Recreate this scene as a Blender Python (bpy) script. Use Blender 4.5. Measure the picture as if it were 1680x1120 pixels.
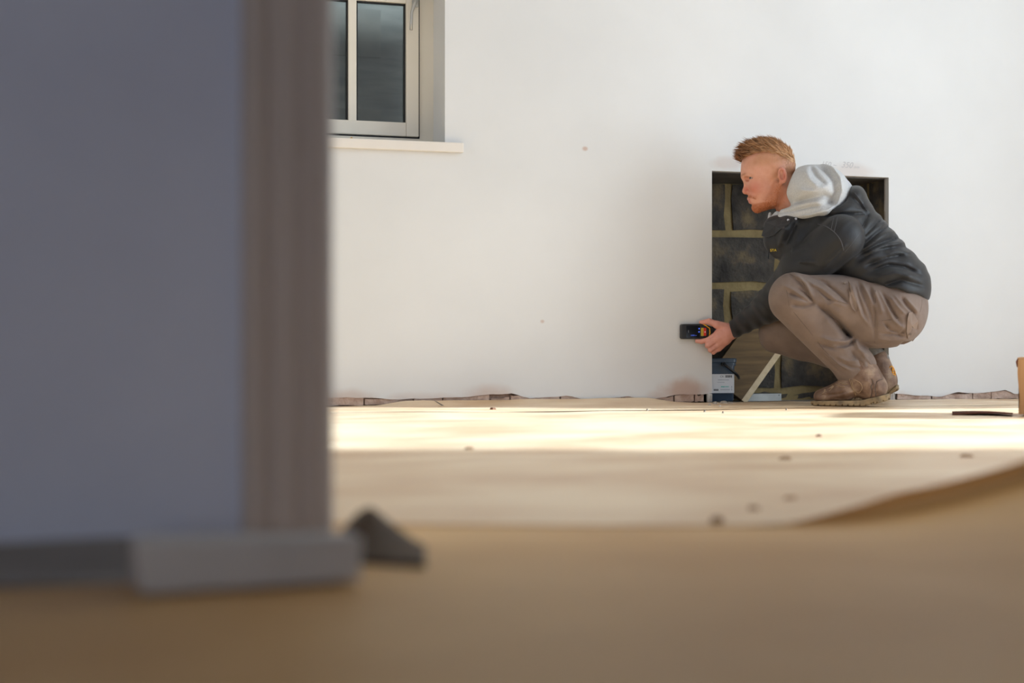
import bpy, bmesh, math, random
import numpy as np
from mathutils import Vector, Matrix, noise as mnoise

for o in list(bpy.data.objects):
    bpy.data.objects.remove(o)
SC = bpy.context.scene
COL = SC.collection

# ------------------------------------------------------------------ camera
F = 2333.0                       # focal length in pixels of the 1680 x 1120 frame (50 mm)
CX, HY = 840.0, 576.0            # principal column, horizon row
H = 0.203                        # camera height
TH = math.atan(F / 8060.0)       # the camera looks this much to the right of the back wall's normal
RX = (math.cos(TH), -math.sin(TH))
DX = (math.sin(TH), math.cos(TH))
W = 5.13                         # back wall face (world y)
cam = bpy.data.cameras.new('camera')
cam.sensor_width = 36.0
cam.lens = F / 1680.0 * 36.0
cam.shift_y = (HY - 560.0) / 1680.0
cam.clip_start = 0.02
cam.dof.use_dof = True
cam.dof.focus_distance = 5.35
cam.dof.aperture_fstop = 2.3
camo = bpy.data.objects.new('camera', cam)
camo.location = (0, 0, H)
camo.rotation_euler = (math.pi / 2, 0, -TH)
COL.objects.link(camo)
SC.camera = camo

# ------------------------------------------------------------------ world, lights, exposure
SC.view_settings.view_transform = 'Standard'
SC.view_settings.look = 'None'
SC.view_settings.gamma = 1.0
SC.view_settings.use_curve_mapping = False
SC.view_settings.exposure = 0.0
world = bpy.data.worlds.new('overcast_sky')
SC.world = world
world.use_nodes = True
world.node_tree.nodes['Background'].inputs[0].default_value = (0.80, 0.89, 1.0, 1)
world.node_tree.nodes['Background'].inputs[1].default_value = 0.4
cy = SC.cycles
cy.max_bounces, cy.diffuse_bounces, cy.glossy_bounces, cy.transmission_bounces, cy.transparent_max_bounces = 5, 4, 2, 3, 6
cy.caustics_reflective = cy.caustics_refractive = False


def area(name, loc, size, target, power, col):
    l = bpy.data.lights.new(name, 'AREA')
    l.shape = 'RECTANGLE'
    l.size, l.size_y = size
    l.energy = power
    l.color = col
    o = bpy.data.objects.new(name, l)
    o.location = loc
    d = (Vector(target) - Vector(loc)).normalized()
    o.rotation_euler = d.to_track_quat('-Z', 'Y').to_euler()
    COL.objects.link(o)
    return o


PATIO = (1.69, 3.845, 0.06, 2.30)      # opening in the right wall: y0, y1, z0, z1
LWIN = (1.7, 4.0, 0.45, 2.15)         # window opening in the left wall
XR, XL, ZC = 4.45, -2.7, 2.55
area('daylight_patio', (XR + 0.20, (PATIO[0] + PATIO[1]) / 2, (PATIO[2] + PATIO[3]) / 2), (2.1, 2.15),
     (0, (PATIO[0] + PATIO[1]) / 2, (PATIO[2] + PATIO[3]) / 2 - 0.25), 84, (0.77, 0.895, 1.0))
area('daylight_left_window', (XL - 0.18, (LWIN[0] + LWIN[1]) / 2, (LWIN[2] + LWIN[3]) / 2), (2.2, 1.6),
     (0, (LWIN[0] + LWIN[1]) / 2 + 0.3, (LWIN[2] + LWIN[3]) / 2 - 0.3), 24, (0.90, 0.95, 1.0))
area('hall_fill', (-0.9, -2.8, 0.72), (0.9, 1.2), (-0.5, 1.4, 0.72), 16.5, (0.90, 0.94, 1.0))  # added fill lamp behind the camera for the hall wall; no door is modelled
# low winter sun raking across the floor through the patio door, parallel to the picture plane
sun = bpy.data.lights.new('sun', 'SUN')
sun.energy = 16.0
sun.angle = math.radians(2.6)
sun.color = (0.72, 0.86, 1.0)
suno = bpy.data.objects.new('sun', sun)
SE = math.radians(17.0)
suno.rotation_euler = Vector((-math.cos(TH) * math.cos(SE), math.sin(TH) * math.cos(SE), -math.sin(SE))).to_track_quat('-Z', 'Y').to_euler()
suno.location = (6, 2, 3)
COL.objects.link(suno)

# ------------------------------------------------------------------ helpers


def at(px, py, Y):
    """pixel -> point on the vertical plane y = Y (parallel to the back wall)"""
    a = (px - CX) / F
    dx, dy = DX[0] + a * RX[0], DX[1] + a * RX[1]
    t = Y / dy
    return Vector((t * dx, Y, H - (py - HY) / F * t))


def atz(px, Z, z=0.0):
    """pixel column at camera depth Z -> world point at height z"""
    a = (px - CX) / F * Z
    return Vector((DX[0] * Z + RX[0] * a, DX[1] * Z + RX[1] * a, z))


def flo(px, py, z=0.0):
    return atz(px, (H - z) * F / (py - HY), z)


def lin(c):
    return tuple(((x / 255.0) / 12.92 if x / 255.0 <= 0.04045 else ((x / 255.0 + 0.055) / 1.055) ** 2.4) for x in c)


def mat(name, c1, c2=None, rough=0.6, scale=8.0, bump=0.0, bscale=60.0, spec=0.5, metal=0.0, detail=5.0,
        stretch=(1, 1, 1), attr=None, c3=None, lo=0.35, hi=0.65, sheen=0.0, coords='Object'):
    m = bpy.data.materials.new(name)
    m.use_nodes = True
    nt = m.node_tree
    N, L = nt.nodes, nt.links
    b = N['Principled BSDF']
    b.inputs['Roughness'].default_value = rough
    b.inputs['Specular IOR Level'].default_value = spec
    b.inputs['Metallic'].default_value = metal
    if sheen:
        b.inputs['Sheen Weight'].default_value = sheen
    tc = N.new('ShaderNodeTexCoord')
    mp = N.new('ShaderNodeMapping')
    mp.inputs['Scale'].default_value = stretch
    L.new(tc.outputs[coords], mp.inputs['Vector'])
    a = lin(c1) + (1,)
    if c2 is None and attr is None:
        b.inputs['Base Color'].default_value = a
    else:
        n = N.new('ShaderNodeTexNoise')
        n.inputs['Scale'].default_value = scale
        n.inputs['Detail'].default_value = detail
        L.new(mp.outputs[0], n.inputs['Vector'])
        r = N.new('ShaderNodeValToRGB')
        r.color_ramp.elements[0].position = lo
        r.color_ramp.elements[1].position = hi
        r.color_ramp.elements[0].color = a
        r.color_ramp.elements[1].color = lin(c2 or c1) + (1,)
        if c3 is not None:
            e = r.color_ramp.elements.new((lo + hi) / 2)
            e.color = lin(c3) + (1,)
        L.new(n.outputs['Fac'], r.inputs['Fac'])
        out = r.outputs['Color']
        if attr:
            at_ = N.new('ShaderNodeAttribute')
            at_.attribute_name = attr
            mx = N.new('ShaderNodeMix')
            mx.data_type = 'RGBA'
            mx.blend_type = 'MULTIPLY'
            mx.inputs[0].default_value = 1.0
            L.new(at_.outputs['Color'], mx.inputs[6])
            L.new(out, mx.inputs[7])
            out = mx.outputs[2]
        L.new(out, b.inputs['Base Color'])
    if bump:
        n2 = N.new('ShaderNodeTexNoise')
        n2.inputs['Scale'].default_value = bscale
        n2.inputs['Detail'].default_value = 6
        L.new(mp.outputs[0], n2.inputs['Vector'])
        bp = N.new('ShaderNodeBump')
        bp.inputs['Strength'].default_value = bump
        bp.inputs['Distance'].default_value = 0.01
        L.new(n2.outputs['Fac'], bp.inputs['Height'])
        L.new(bp.outputs[0], b.inputs['Normal'])
    return m


def add_blobs(m, blobs, col):
    """stains with a shape of their own: (centre, radii, strength) in object space, broken up by noise"""
    nt = m.node_tree
    N, L = nt.nodes, nt.links
    b = N['Principled BSDF']
    src = b.inputs['Base Color'].links[0].from_socket
    tc = N.new('ShaderNodeTexCoord')
    ns = N.new('ShaderNodeTexNoise')
    ns.inputs['Scale'].default_value = 9.0
    ns.inputs['Detail'].default_value = 6.0
    L.new(tc.outputs['Object'], ns.inputs['Vector'])
    acc = None
    for c, r, s in blobs:
        mp = N.new('ShaderNodeMapping')
        mp.vector_type = 'POINT'
        mp.inputs['Location'].default_value = tuple(-c[i] / r[i] for i in range(3))
        mp.inputs['Scale'].default_value = tuple(1.0 / r[i] for i in range(3))
        L.new(tc.outputs['Object'], mp.inputs['Vector'])
        ln = N.new('ShaderNodeVectorMath')
        ln.operation = 'LENGTH'
        L.new(mp.outputs[0], ln.inputs[0])
        ad = N.new('ShaderNodeMath')
        ad.operation = 'ADD'
        L.new(ln.outputs['Value'], ad.inputs[0])
        L.new(ns.outputs['Fac'], ad.inputs[1])
        mr = N.new('ShaderNodeMapRange')
        mr.interpolation_type = 'SMOOTHSTEP'
        mr.inputs['From Min'].default_value = 0.75
        mr.inputs['From Max'].default_value = 1.5
        mr.inputs['To Min'].default_value = s
        mr.inputs['To Max'].default_value = 0.0
        L.new(ad.outputs[0], mr.inputs['Value'])
        if acc is None:
            acc = mr.outputs[0]
        else:
            mm = N.new('ShaderNodeMath')
            mm.operation = 'MAXIMUM'
            L.new(acc, mm.inputs[0])
            L.new(mr.outputs[0], mm.inputs[1])
            acc = mm.outputs[0]
    mx = N.new('ShaderNodeMix')
    mx.data_type = 'RGBA'
    L.new(acc, mx.inputs[0])
    L.new(src, mx.inputs[6])
    mx.inputs[7].default_value = lin(col) + (1,)
    L.new(mx.outputs[2], b.inputs['Base Color'])


def tag(o, label=None, cat=None, group=None, kind=None):
    if label:
        o['label'] = label
    if cat:
        o['category'] = cat
    if group:
        o['group'] = group
    if kind:
        o['kind'] = kind
    return o


def empty(name, loc, label=None, cat=None, group=None, kind=None):
    o = bpy.data.objects.new(name, None)
    o.location = loc
    o.empty_display_size = 0.05
    COL.objects.link(o)
    return tag(o, label, cat, group, kind)


ROOTLOC = {}


def put(o, parent=None):
    """link; vertices are in world space, so undo the parent's translation"""
    COL.objects.link(o)
    if parent is not None:
        o.parent = parent
        t = Vector((0, 0, 0))
        p = parent
        while p is not None:
            t += Vector(p.location)
            p = p.parent
        o.location = -t
    return o


def mobj(name, me, material=None, parent=None, smooth=False):
    """mesh whose vertices are in world space"""
    if material is not None:
        me.materials.clear()
        me.materials.append(material)
    if smooth:
        me.polygons.foreach_set('use_smooth', [True] * len(me.polygons))
    o = bpy.data.objects.new(name, me)
    return put(o, parent)


class MB:
    def __init__(self):
        self.v, self.f = [], []

    def add(self, vs, fs):
        n = len(self.v)
        self.v += [tuple(p) for p in vs]
        self.f += [tuple(i + n for i in q) for q in fs]
        return self

    def box(self, x0, x1, y0, y1, z0, z1):
        vs = [(x, y, z) for x in (x0, x1) for y in (y0, y1) for z in (z0, z1)]
        return self.add(vs, [(0, 1, 3, 2), (4, 6, 7, 5), (0, 4, 5, 1), (2, 3, 7, 6), (0, 2, 6, 4), (1, 5, 7, 3)])

    def frame_box(self, c, ax, ay, az):
        """oriented box: centre + three half-axis vectors"""
        c, ax, ay, az = map(Vector, (c, ax, ay, az))
        vs = [c + ax * i + ay * j + az * k for i in (-1, 1) for j in (-1, 1) for k in (-1, 1)]
        return self.add(vs, [(0, 1, 3, 2), (4, 6, 7, 5), (0, 4, 5, 1), (2, 3, 7, 6), (0, 2, 6, 4), (1, 5, 7, 3)])

    def tube(self, pts, r, n=6, closed=False):
        pts = [Vector(p) for p in pts]
        rs = r if isinstance(r, (list, tuple)) else [r] * len(pts)
        m = len(pts)
        rings = []
        up = None
        for i, p in enumerate(pts):
            if closed:
                d = pts[(i + 1) % m] - pts[i - 1]
            else:
                d = pts[min(i + 1, m - 1)] - pts[max(i - 1, 0)]
            d.normalize()
            if up is None:
                up = Vector((0, 0, 1)) if abs(d.z) < 0.9 else Vector((1, 0, 0))
            a = d.cross(up)
            if a.length < 1e-6:
                a = d.cross(Vector((1, 0, 0)))
            a.normalize()
            b = d.cross(a).normalized()
            up = -b if b.dot(up) < 0 else b
            a = d.cross(up).normalized()
            b = up
            rings.append([p + (a * math.cos(2 * math.pi * k / n) + b * math.sin(2 * math.pi * k / n)) * rs[i] for k in range(n)])
        vs = [q for ring in rings for q in ring]
        fs = []
        for i in range(m if closed else m - 1):
            j = (i + 1) % m
            for k in range(n):
                k2 = (k + 1) % n
                fs.append((i * n + k, i * n + k2, j * n + k2, j * n + k))
        if not closed:
            fs.append(tuple(range(n))[::-1])
            fs.append(tuple((m - 1) * n + k for k in range(n)))
        return self.add(vs, fs)

    def prism(self, poly, d):
        """polygon (list of 3D points) extruded by vector d"""
        d = Vector(d)
        n = len(poly)
        vs = [Vector(p) for p in poly] + [Vector(p) + d for p in poly]
        fs = [tuple(range(n))[::-1], tuple(range(n, 2 * n))]
        fs += [(i, (i + 1) % n, n + (i + 1) % n, n + i) for i in range(n)]
        return self.add(vs, fs)

    def build(self, name, material, parent=None, smooth=False, bevel=0.0, seg=2):
        me = bpy.data.meshes.new(name)
        me.from_pydata(self.v, [], self.f)
        bm = bmesh.new()
        bm.from_mesh(me)
        bmesh.ops.recalc_face_normals(bm, faces=bm.faces)
        if bevel:
            bmesh.ops.bevel(bm, geom=bm.edges[:], offset=bevel, segments=seg, affect='EDGES', profile=0.6, clamp_overlap=True)
        bm.to_mesh(me)
        bm.free()
        return mobj(name, me, material, parent, smooth)


def text(body, size, loc, xdir, ydir, material, name, parent, shear=0.0, align='CENTER'):
    cu = bpy.data.curves.new(name, 'FONT')
    cu.body = body
    cu.size = size
    cu.shear = shear
    cu.align_x = align
    cu.align_y = 'CENTER'
    cu.extrude = 0.0001
    cu.materials.append(material)
    t = bpy.data.objects.new(name, cu)
    COL.objects.link(t)
    bpy.context.view_layer.update()
    me = bpy.data.meshes.new_from_object(t.evaluated_get(bpy.context.evaluated_depsgraph_get()))
    bpy.data.objects.remove(t)
    bpy.data.curves.remove(cu)
    x = Vector(xdir).normalized()
    z = x.cross(Vector(ydir)).normalized()
    y = z.cross(x)
    me.transform(Matrix.Translation(Vector(loc)) @ Matrix((x, y, z)).transposed().to_4x4())
    me.name = name
    return mobj(name, me, material, parent)


# ------------------------------------------------------------------ materials
M = {}
M['plaster'] = mat('white_plaster', (226, 226, 225), (219, 219, 218), rough=0.75, scale=1.6, bump=0.04, bscale=25)
M['white'] = mat('white_paint', (222, 222, 222), (215, 215, 214), rough=0.6, scale=2)
M['hall'] = mat('hall_paint', (222, 227, 244), (210, 215, 234), rough=0.7, scale=3)
M['gloss'] = mat('primed_architrave', (210, 196, 186), (199, 186, 177), rough=0.45, scale=3)
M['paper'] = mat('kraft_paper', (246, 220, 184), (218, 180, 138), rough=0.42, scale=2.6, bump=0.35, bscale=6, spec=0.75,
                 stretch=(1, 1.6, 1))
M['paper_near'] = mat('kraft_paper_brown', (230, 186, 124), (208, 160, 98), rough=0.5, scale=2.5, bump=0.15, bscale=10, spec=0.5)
M['paper_dark'] = mat('dark_torn_paper', (84, 60, 36), (56, 40, 24), rough=0.7, scale=14)
M['slab'] = mat('concrete_slab', (150, 140, 128), (120, 112, 102), rough=0.9, scale=6, bump=0.4)
M['block'] = mat('dense_concrete_block', (52, 49, 47), (124, 108, 80), rough=0.95, scale=11, bump=1.0, bscale=60, c3=(76, 71, 65), lo=0.32, hi=0.72, detail=9)
M['mortar'] = mat('sand_mortar', (150, 132, 92), (122, 106, 72), rough=0.95, scale=12, bump=0.6, bscale=50)
M['brick'] = mat('pink_brick', (206, 180, 164), (172, 142, 124), rough=0.95, scale=25, bump=0.8, bscale=70)
M['grime'] = mat('dirty_render', (172, 146, 130), (128, 108, 96), rough=0.95, scale=18, bump=0.8, bscale=60)
M['upvc'] = mat('cream_upvc', (238, 232, 220), (232, 226, 212), rough=0.4, scale=2)
M['sill'] = mat('cream_sill', (232, 226, 218), (226, 219, 210), rough=0.4, scale=3)
M['silver'] = mat('satin_silver', (190, 190, 186), rough=0.35, metal=0.6)
M['gasket'] = mat('black_gasket', (30, 32, 34), rough=0.6)
M['outside'] = mat('outside_render', (150, 152, 146), (122, 126, 122), rough=0.9, scale=3, stretch=(1, 1, 6))
M['outblock'] = mat('outside_block', (150, 150, 142), (124, 127, 122), rough=0.9, scale=5)
M['pencil'] = mat('pencil_mark', (192, 190, 190), rough=0.9)
M['card'] = mat('corrugated_card', (190, 146, 100), (178, 134, 90), rough=0.8, scale=9, stretch=(30, 30, 1))
M['card_in'] = mat('card_dark_edge', (110, 62, 44), (80, 46, 34), rough=0.9, scale=20)
M['tape'] = mat('brown_tape', (170, 125, 78), rough=0.3)
M['wood'] = mat('raw_plank', (122, 97, 62), (92, 72, 45), rough=0.75, scale=6, stretch=(1, 1, 1), bump=0.1)
M['wood_edge'] = mat('sawn_plank_edge', (214, 196, 164), (198, 176, 142), rough=0.8, scale=30)
M['tub'] = mat('blue_black_plastic', (66, 84, 104), (50, 65, 84), rough=0.28, scale=8)
M['tub_black'] = mat('black_plastic', (24, 26, 30), rough=0.3)
M['label_white'] = mat('white_label', (226, 230, 236), (218, 223, 230), rough=0.5, scale=10)
M['ink'] = mat('label_ink', (70, 74, 82), rough=0.6)
M['ink_pale'] = mat('label_pale_ink', (176, 184, 196), rough=0.6)
M['ink_teal'] = mat('label_teal_ink', (120, 196, 190), rough=0.6)
M['galv'] = mat('galvanised_steel', (160, 160, 156), (138, 138, 134), rough=0.45, metal=0.5, scale=12)
M['bead'] = mat('bead_white', (220, 218, 214), (190, 180, 170), rough=0.6, scale=30)
M['board'] = mat('grey_offcut', (212, 207, 203), (196, 192, 188), rough=0.7, scale=6)
M['chip'] = mat('debris_red_brown', (132, 92, 68), (96, 66, 48), rough=0.95, scale=40, bump=0.5)
M['chip_soft'] = mat('debris_tan', (178, 140, 106), (150, 114, 84), rough=0.95, scale=40)
M['chip_grey'] = mat('debris_grey', (120, 112, 102), (86, 80, 72), rough=0.95, scale=40, bump=0.5)
M['rubble'] = mat('debris_pale', (196, 186, 172), (150, 140, 128), rough=0.95, scale=40, bump=0.5)

# ------------------------------------------------------------------ the room shell
RL = at(1168, 600, W).x
RR = at(1458, 600, W).x
RT = at(1168, 280, W).z
RD = 0.34
WX1 = at(730, 150, W).x              # window opening right edge
WX0 = WX1 - 1.45
WZ0 = at(730, 233, W).z              # opening bottom
WZ1 = 2.08
PT = 0.016                           # plaster skin thickness


def ragged(x):
    n = mnoise.noise(Vector((x * 5.1, 3.3, 0))) * 0.5 + mnoise.noise(Vector((x * 17.0, 1.3, 0))) * 0.28 + mnoise.noise(Vector((x * 60.0, 7.3, 0))) * 0.1
    return n


RAG = [(520, 650), (560, 652), (640, 655), (720, 653), (770, 651), (840, 646), (870, 654), (930, 650), (975, 657), (1030, 650), (1060, 656),
       (1100, 648), (1112, 647), (1168, 645), (1458, 645), (1500, 648), (1545, 650), (1570, 642), (1600, 645), (1650, 640), (1663, 646), (1700, 646), (2100, 648)]
RAGX = [(at(p, q, W).x, at(p, q, W).z) for p, q in RAG]


def rag(x):
    if x <= RAGX[0][0]:
        b = 0.014
    elif x >= RAGX[-1][0]:
        b = RAGX[-1][1]
    else:
        for (x0, z0), (x1, z1) in zip(RAGX, RAGX[1:]):
            if x0 <= x <= x1:
                t = (x - x0) / (x1 - x0)
                b = z0 + (z1 - z0) * t
                break
    return max(0.004, b + ragged(x) * 0.012)


wb = MB()
Y0, Y1 = W, W + 0.33
zb = 0.07
wb.box(XL, WX0, Y0, Y1, zb, ZC)
wb.box(WX0, WX1, Y0, Y1, zb, WZ0)
wb.box(WX0, WX1, Y0, Y1, WZ1, ZC)
wb.box(WX1, RL - 0.09, Y0, Y1, zb, ZC)
wb.box(RL - 0.09, RL, Y0, Y0 + 0.025, zb, RT)
wb.box(RL - 0.09, RR + 0.09, Y0, Y1, RT, ZC)
wb.box(RR + 0.09, XR, Y0, Y1, zb, ZC)
wb.box(RR, RR + 0.09, Y0, Y0 + 0.025, zb, RT)
for (xa, xb) in ((XL, RL), (RR, XR)):
    n = int((xb - xa) / 0.012)
    for i in range(n):
        x0, x1 = xa + (xb - xa) * i / n, xa + (xb - xa) * (i + 1) / n
        z0, z1 = rag(x0), rag(x1)
        p = [(x0, Y0, z0), (x1, Y0, z1), (x1, Y0, zb), (x0, Y0, zb)]
        q = [(a, Y0 + PT, c) for a, b, c in p]
        wb.add(p + q, [(0, 1, 2, 3), (0, 4, 5, 1), (4, 7, 6, 5)])
wall_back = tag(wb.build('wall_back', M['plaster']), 'white plastered wall with a ragged bottom edge behind the crouching man', kind='structure')
stains = []
for (px, py, rx, rz, s) in ((805, 652, 0.16, 0.06, 0.55), (570, 655, 0.16, 0.05, 0.5), (1130, 640, 0.13, 0.07, 0.9), (1090, 655, 0.10, 0.04, 0.5),
                            (1480, 655, 0.10, 0.05, 0.5), (1200, 268, 0.10, 0.035, 0.32), (1395, 282, 0.13, 0.05, 0.3), (700, 658, 0.25, 0.04, 0.35),
                            (1580, 652, 0.25, 0.035, 0.35), (960, 244, 0.016, 0.012, 0.8), (890, 527, 0.012, 0.01, 0.6)):
    c = at(px, py, W)
    stains.append(((c.x, W, c.z), (rx, 0.5, rz), s))
add_blobs(M['plaster'], stains, (196, 168, 152))

# masonry showing under the plaster
mb = MB()
mb.box(XL, RL - 0.002, W + PT, W + 0.06, 0, zb + 0.02)
mb.box(RR + 0.002, XR, W + PT, W + 0.06, 0, zb + 0.02)
mb.build('masonry_strip', M['grime'], wall_back)
random.seed(5)
for (xa, xb) in ((at(530, 650, W).x, RL - 0.03), (RR + 0.04, at(1690, 650, W).x)):
    x = xa
    while x < xb - 0.03:
        l = min(random.uniform(0.07, 0.2), xb - x)
        b = MB()
        nseg = 5
        vs, top = [], []
        d = random.uniform(0.010, 0.015)
        ht = random.uniform(0.026, 0.042)
        pts = []
        for i in range(nseg + 1):
            pts.append((x + 0.003 + (l - 0.006) * i / nseg, W + PT - d + random.uniform(-0.002, 0.002), 0.004 + random.uniform(0, 0.004)))
        for i in range(nseg, -1, -1):
            pts.append((x + 0.003 + (l - 0.006) * i / nseg, W + PT - d + random.uniform(-0.002, 0.002), ht + random.uniform(-0.005, 0.004)))
        b.prism(pts, (0, 0.02, 0))
        b.build('brick', M['brick'], wall_back)
        x += l

# plaster bead ends at the recess corners
for nm, px0, px1, py0, py1, lab in (('left', 1161, 1168, 646, 661, 'white plaster bead end at the left foot of the recess'),
                                    ('right', 1459, 1468, 642, 660, 'white plaster bead end at the right foot of the recess')):
    a, c = at(px0, py1, W), at(px1, py0, W)
    b = MB()
    b.box(a.x, c.x, W - 0.004, W + 0.012, 0.004, c.z)
    for k in range(3):
        xx = a.x + (c.x - a.x) * (0.2 + 0.3 * k)
        b.box(xx, xx + 0.002, W - 0.007, W, 0.006, c.z - 0.004)
    tag(b.build('corner_bead', M['bead'], wall_back, bevel=0.001, seg=1), lab)

# recess
YB = W + RD
rec = MB()
rec.box(RL - 0.3, RR + 0.3, YB + 0.012, YB + 0.1, -0.02, RT + 0.2)
wall_recess = tag(rec.build('wall_recess', M['mortar']), 'dark blockwork recess with sandy mortar joints', kind='structure')
# flank mortar
fl = MB()
fl.box(RR + 0.012, RR + 0.08, W + PT, YB + 0.012, 0, RT)
fl.box(RL - 0.08, RL - 0.012, W + PT, YB + 0.012, 0, RT)
fl.build('side_mortar', M['mortar'], wall_recess)
lt = MB()
lt.box(RL - 0.02, RR + 0.02, W + 0.03, YB + 0.012, RT - 0.004, RT + 0.03)
tag(lt.build('lintel', mat('steel_lintel', (96, 92, 88), (70, 66, 62), rough=0.6, scale=10), wall_recess), 'dark lintel across the top of the recess')
# plaster return strips lining the opening
rt = MB()
rt.box(RL - 0.014, RL, W + 0.025, W + 0.034, 0.06, RT)
rt.box(RR, RR + 0.014, W + 0.025, W + 0.034, 0.06, RT)
rt.build('plaster_return', M['bead'], wall_recess)

rng = random.Random(11)


def block(x0, x1, z0, z1, face, depth, axis, parent):
    """one rough block; axis 'y' faces -y at y=face, axis 'x' faces -x at x=face (or +x if depth<0)"""
    nx, nz = 5, 3
    vs, fs = [], []
    for j in range(nz + 1):
        for i in range(nx + 1):
            u, v = i / nx, j / nz
            eu = min(u, 1 - u) * nx
            ev = min(v, 1 - v) * nz
            edge = 0.006 if (i in (0, nx) or j in (0, nz)) else 0.0
            jx = rng.uniform(-0.006, 0.006)
            jz = rng.uniform(-0.006, 0.006)
            a = x0 + (x1 - x0) * u + jx
            z = z0 + (z1 - z0) * v + jz
            dd = edge + rng.uniform(-0.003, 0.003)
            if axis == 'y':
                vs.append((a, face + dd, z))
            else:
                vs.append((face + (dd if depth > 0 else -dd), a, z))
    n = len(vs)
    for j in range(nz):
        for i in range(nx):
            p = j * (nx + 1) + i
            fs.append((p, p + 1, p + nx + 2, p + nx + 1))
    ring = [i for i in range(nx + 1)] + [(j + 1) * (nx + 1) - 1 for j in range(1, nz + 1)] + \
           [nz * (nx + 1) + i for i in range(nx - 1, -1, -1)] + [j * (nx + 1) for j in range(nz - 1, 0, -1)]
    back = {}
    for r in ring:
        p = vs[r]
        back[r] = len(vs)
        vs.append((p[0], face + depth, p[2]) if axis == 'y' else (face + depth, p[1], p[2]))
    for a, c in zip(ring, ring[1:] + ring[:1]):
        fs.append((c, a, back[a], back[c]))
    b = MB()
    b.add(vs, fs)
    return b.build('block', M['block'], parent)


rows = [(635, 559), (547, 477), (463, 391), (377, 303)]
for ri, (pb, pt) in enumerate(rows):
    zb0, zt0 = at(1230, pb, YB).z, at(1230, pt, YB).z
    joint = at(1277, 600, YB).x if ri % 2 == 0 else at(1196, 500, YB).x
    pitch = at(1366, 500, YB).x - at(1196, 500, YB).x
    k = -2
    while True:
        xa = joint + pitch * k + 0.018
        xb = joint + pitch * (k + 1) - 0.018
        k += 1
        if xb < RL - 0.1:
            continue
        if xa > RR + 0.1:
            break
        block(max(xa, RL - 0.2), min(xb, RR + 0.2), zb0, zt0, YB, 0.04, 'y', wall_recess)
    # right flank, seen foreshortened
    for y0, y1 in ((W + 0.035, W + 0.17), (W + 0.19, YB - 0.01)) if ri % 2 else ((W + 0.035, W + 0.10), (W + 0.12, YB - 0.01)):
        block(y0, y1, zb0, zt0, RR + 0.002, 0.03, 'x', wall_recess)
        block(y0, y1, zb0, zt0, RL - 0.002, -0.03, 'x', wall_recess)
# dark kicker course at the foot of the back
zt0 = at(1230, 644, YB).z
xx = RL - 0.1
while xx < RR + 0.1:
    block(xx, xx + 0.2, 0.0, zt0, YB + 0.008, 0.03, 'y', wall_recess)
    xx += 0.212

# other walls
wr = MB()
wr.box(XR, XR + 0.15, -3, PATIO[0], 0, ZC)
wr.box(XR, XR + 0.15, PATIO[1], W + 0.3, 0, ZC)
wr.box(XR, XR + 0.15, PATIO[0], PATIO[1], PATIO[3], ZC)
wr.box(XR, XR + 0.15, PATIO[0], PATIO[1], -0.02, PATIO[2])
tag(wr.build('wall_right', M['white']), 'white right wall with the patio door opening', kind='structure')
wl = MB()
wl.box(XL - 0.15, XL, 1.4, LWIN[0], 0, ZC)
wl.box(XL - 0.15, XL, LWIN[1], W + 0.3, 0, ZC)
wl.box(XL - 0.15, XL, LWIN[0], LWIN[1], LWIN[3], ZC)
wl.box(XL - 0.15, XL, LWIN[0], LWIN[1], 0, LWIN[2])
tag(wl.build('wall_left', M['white']), 'white left wall with a window opening', kind='structure')
cl = MB()
cl.box(XL - 0.15, XR + 0.15, -3.0, W + 0.3, ZC, ZC + 0.1)
tag(cl.build('ceiling', M['white']), 'white ceiling over the room and hall', kind='structure')
fl = MB()
fl.box(XL - 0.15, XR + 0.15, -3.0, W + 0.5, -0.06, -0.004)
tag(fl.build('floor', M['slab']), 'bare concrete floor under the protective paper', kind='structure')

# door wall between hall and room
DY0, DY1 = 1.34, 1.46
DLX = at(546, 500, DY0).x            # left side of the opening
DRX = DLX + 1.12
dw = MB()
dw.box(-1.6, DLX - 0.008, DY0, DY1, 0, ZC)
dw.box(DRX + 0.008, XR, DY0, DY1, 0, ZC)
dw.box(DLX - 0.008, DRX + 0.008, DY0, DY1, 2.05, ZC)
tag(dw.build('wall_front', M['hall']), 'blurred blue-grey hall wall beside the doorway', kind='structure')
hw = MB()
hw.box(-1.75, -1.6, -3.0, DY1, 0, ZC)
hw.box(-1.75, XR, -3.1, -3.0, 0, ZC)
tag(hw.build('wall_hall', M['hall']), 'hall wall behind the camera', kind='structure')
# lining + moulded architrave
dl = MB()
dl.box(DLX - 0.028, DLX, DY0 - 0.004, DY1 + 0.004, 0, 2.05)
dl.box(DRX, DRX + 0.028, DY0 - 0.004, DY1 + 0.004, 0, 2.05)
dl.box(DLX, DRX, DY0 - 0.004, DY1 + 0.004, 2.03, 2.06)
trim = tag(dl.build('trim_1', M['gloss'], bevel=0.002, seg=1), 'grey-brown door lining at the edge of the doorway', kind='structure')


def architrave(x0, sgn, name, lab):
    wd = 0.082
    prof = [(0.0, 0.004), (0.0, 0.016), (0.006, 0.020), (0.022, 0.021), (0.028, 0.016), (0.034, 0.019), (0.052, 0.019), (0.058, 0.014),
            (0.064, 0.018), (0.076, 0.018), (wd, 0.013), (wd, 0.0)]
    poly = [(x0 - sgn * a, DY0 - b, 0.0) for a, b in prof]
    b = MB()
    b.prism(poly, (0, 0, 2.1))
    return tag(b.build(name, M['gloss']), lab, kind='structure')


architrave(DLX - 0.004, 1, 'trim_2', 'blurred moulded architrave down the side of the doorway')
architrave(DRX + 0.004, -1, 'trim_3', 'moulded architrave on the far side of the doorway')

# window in the back wall
YW = W + 0.19


def wx(px):
    return at(px, 120, YW).x


def wz(py, px=640):
    return at(px, py, YW).z


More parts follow.
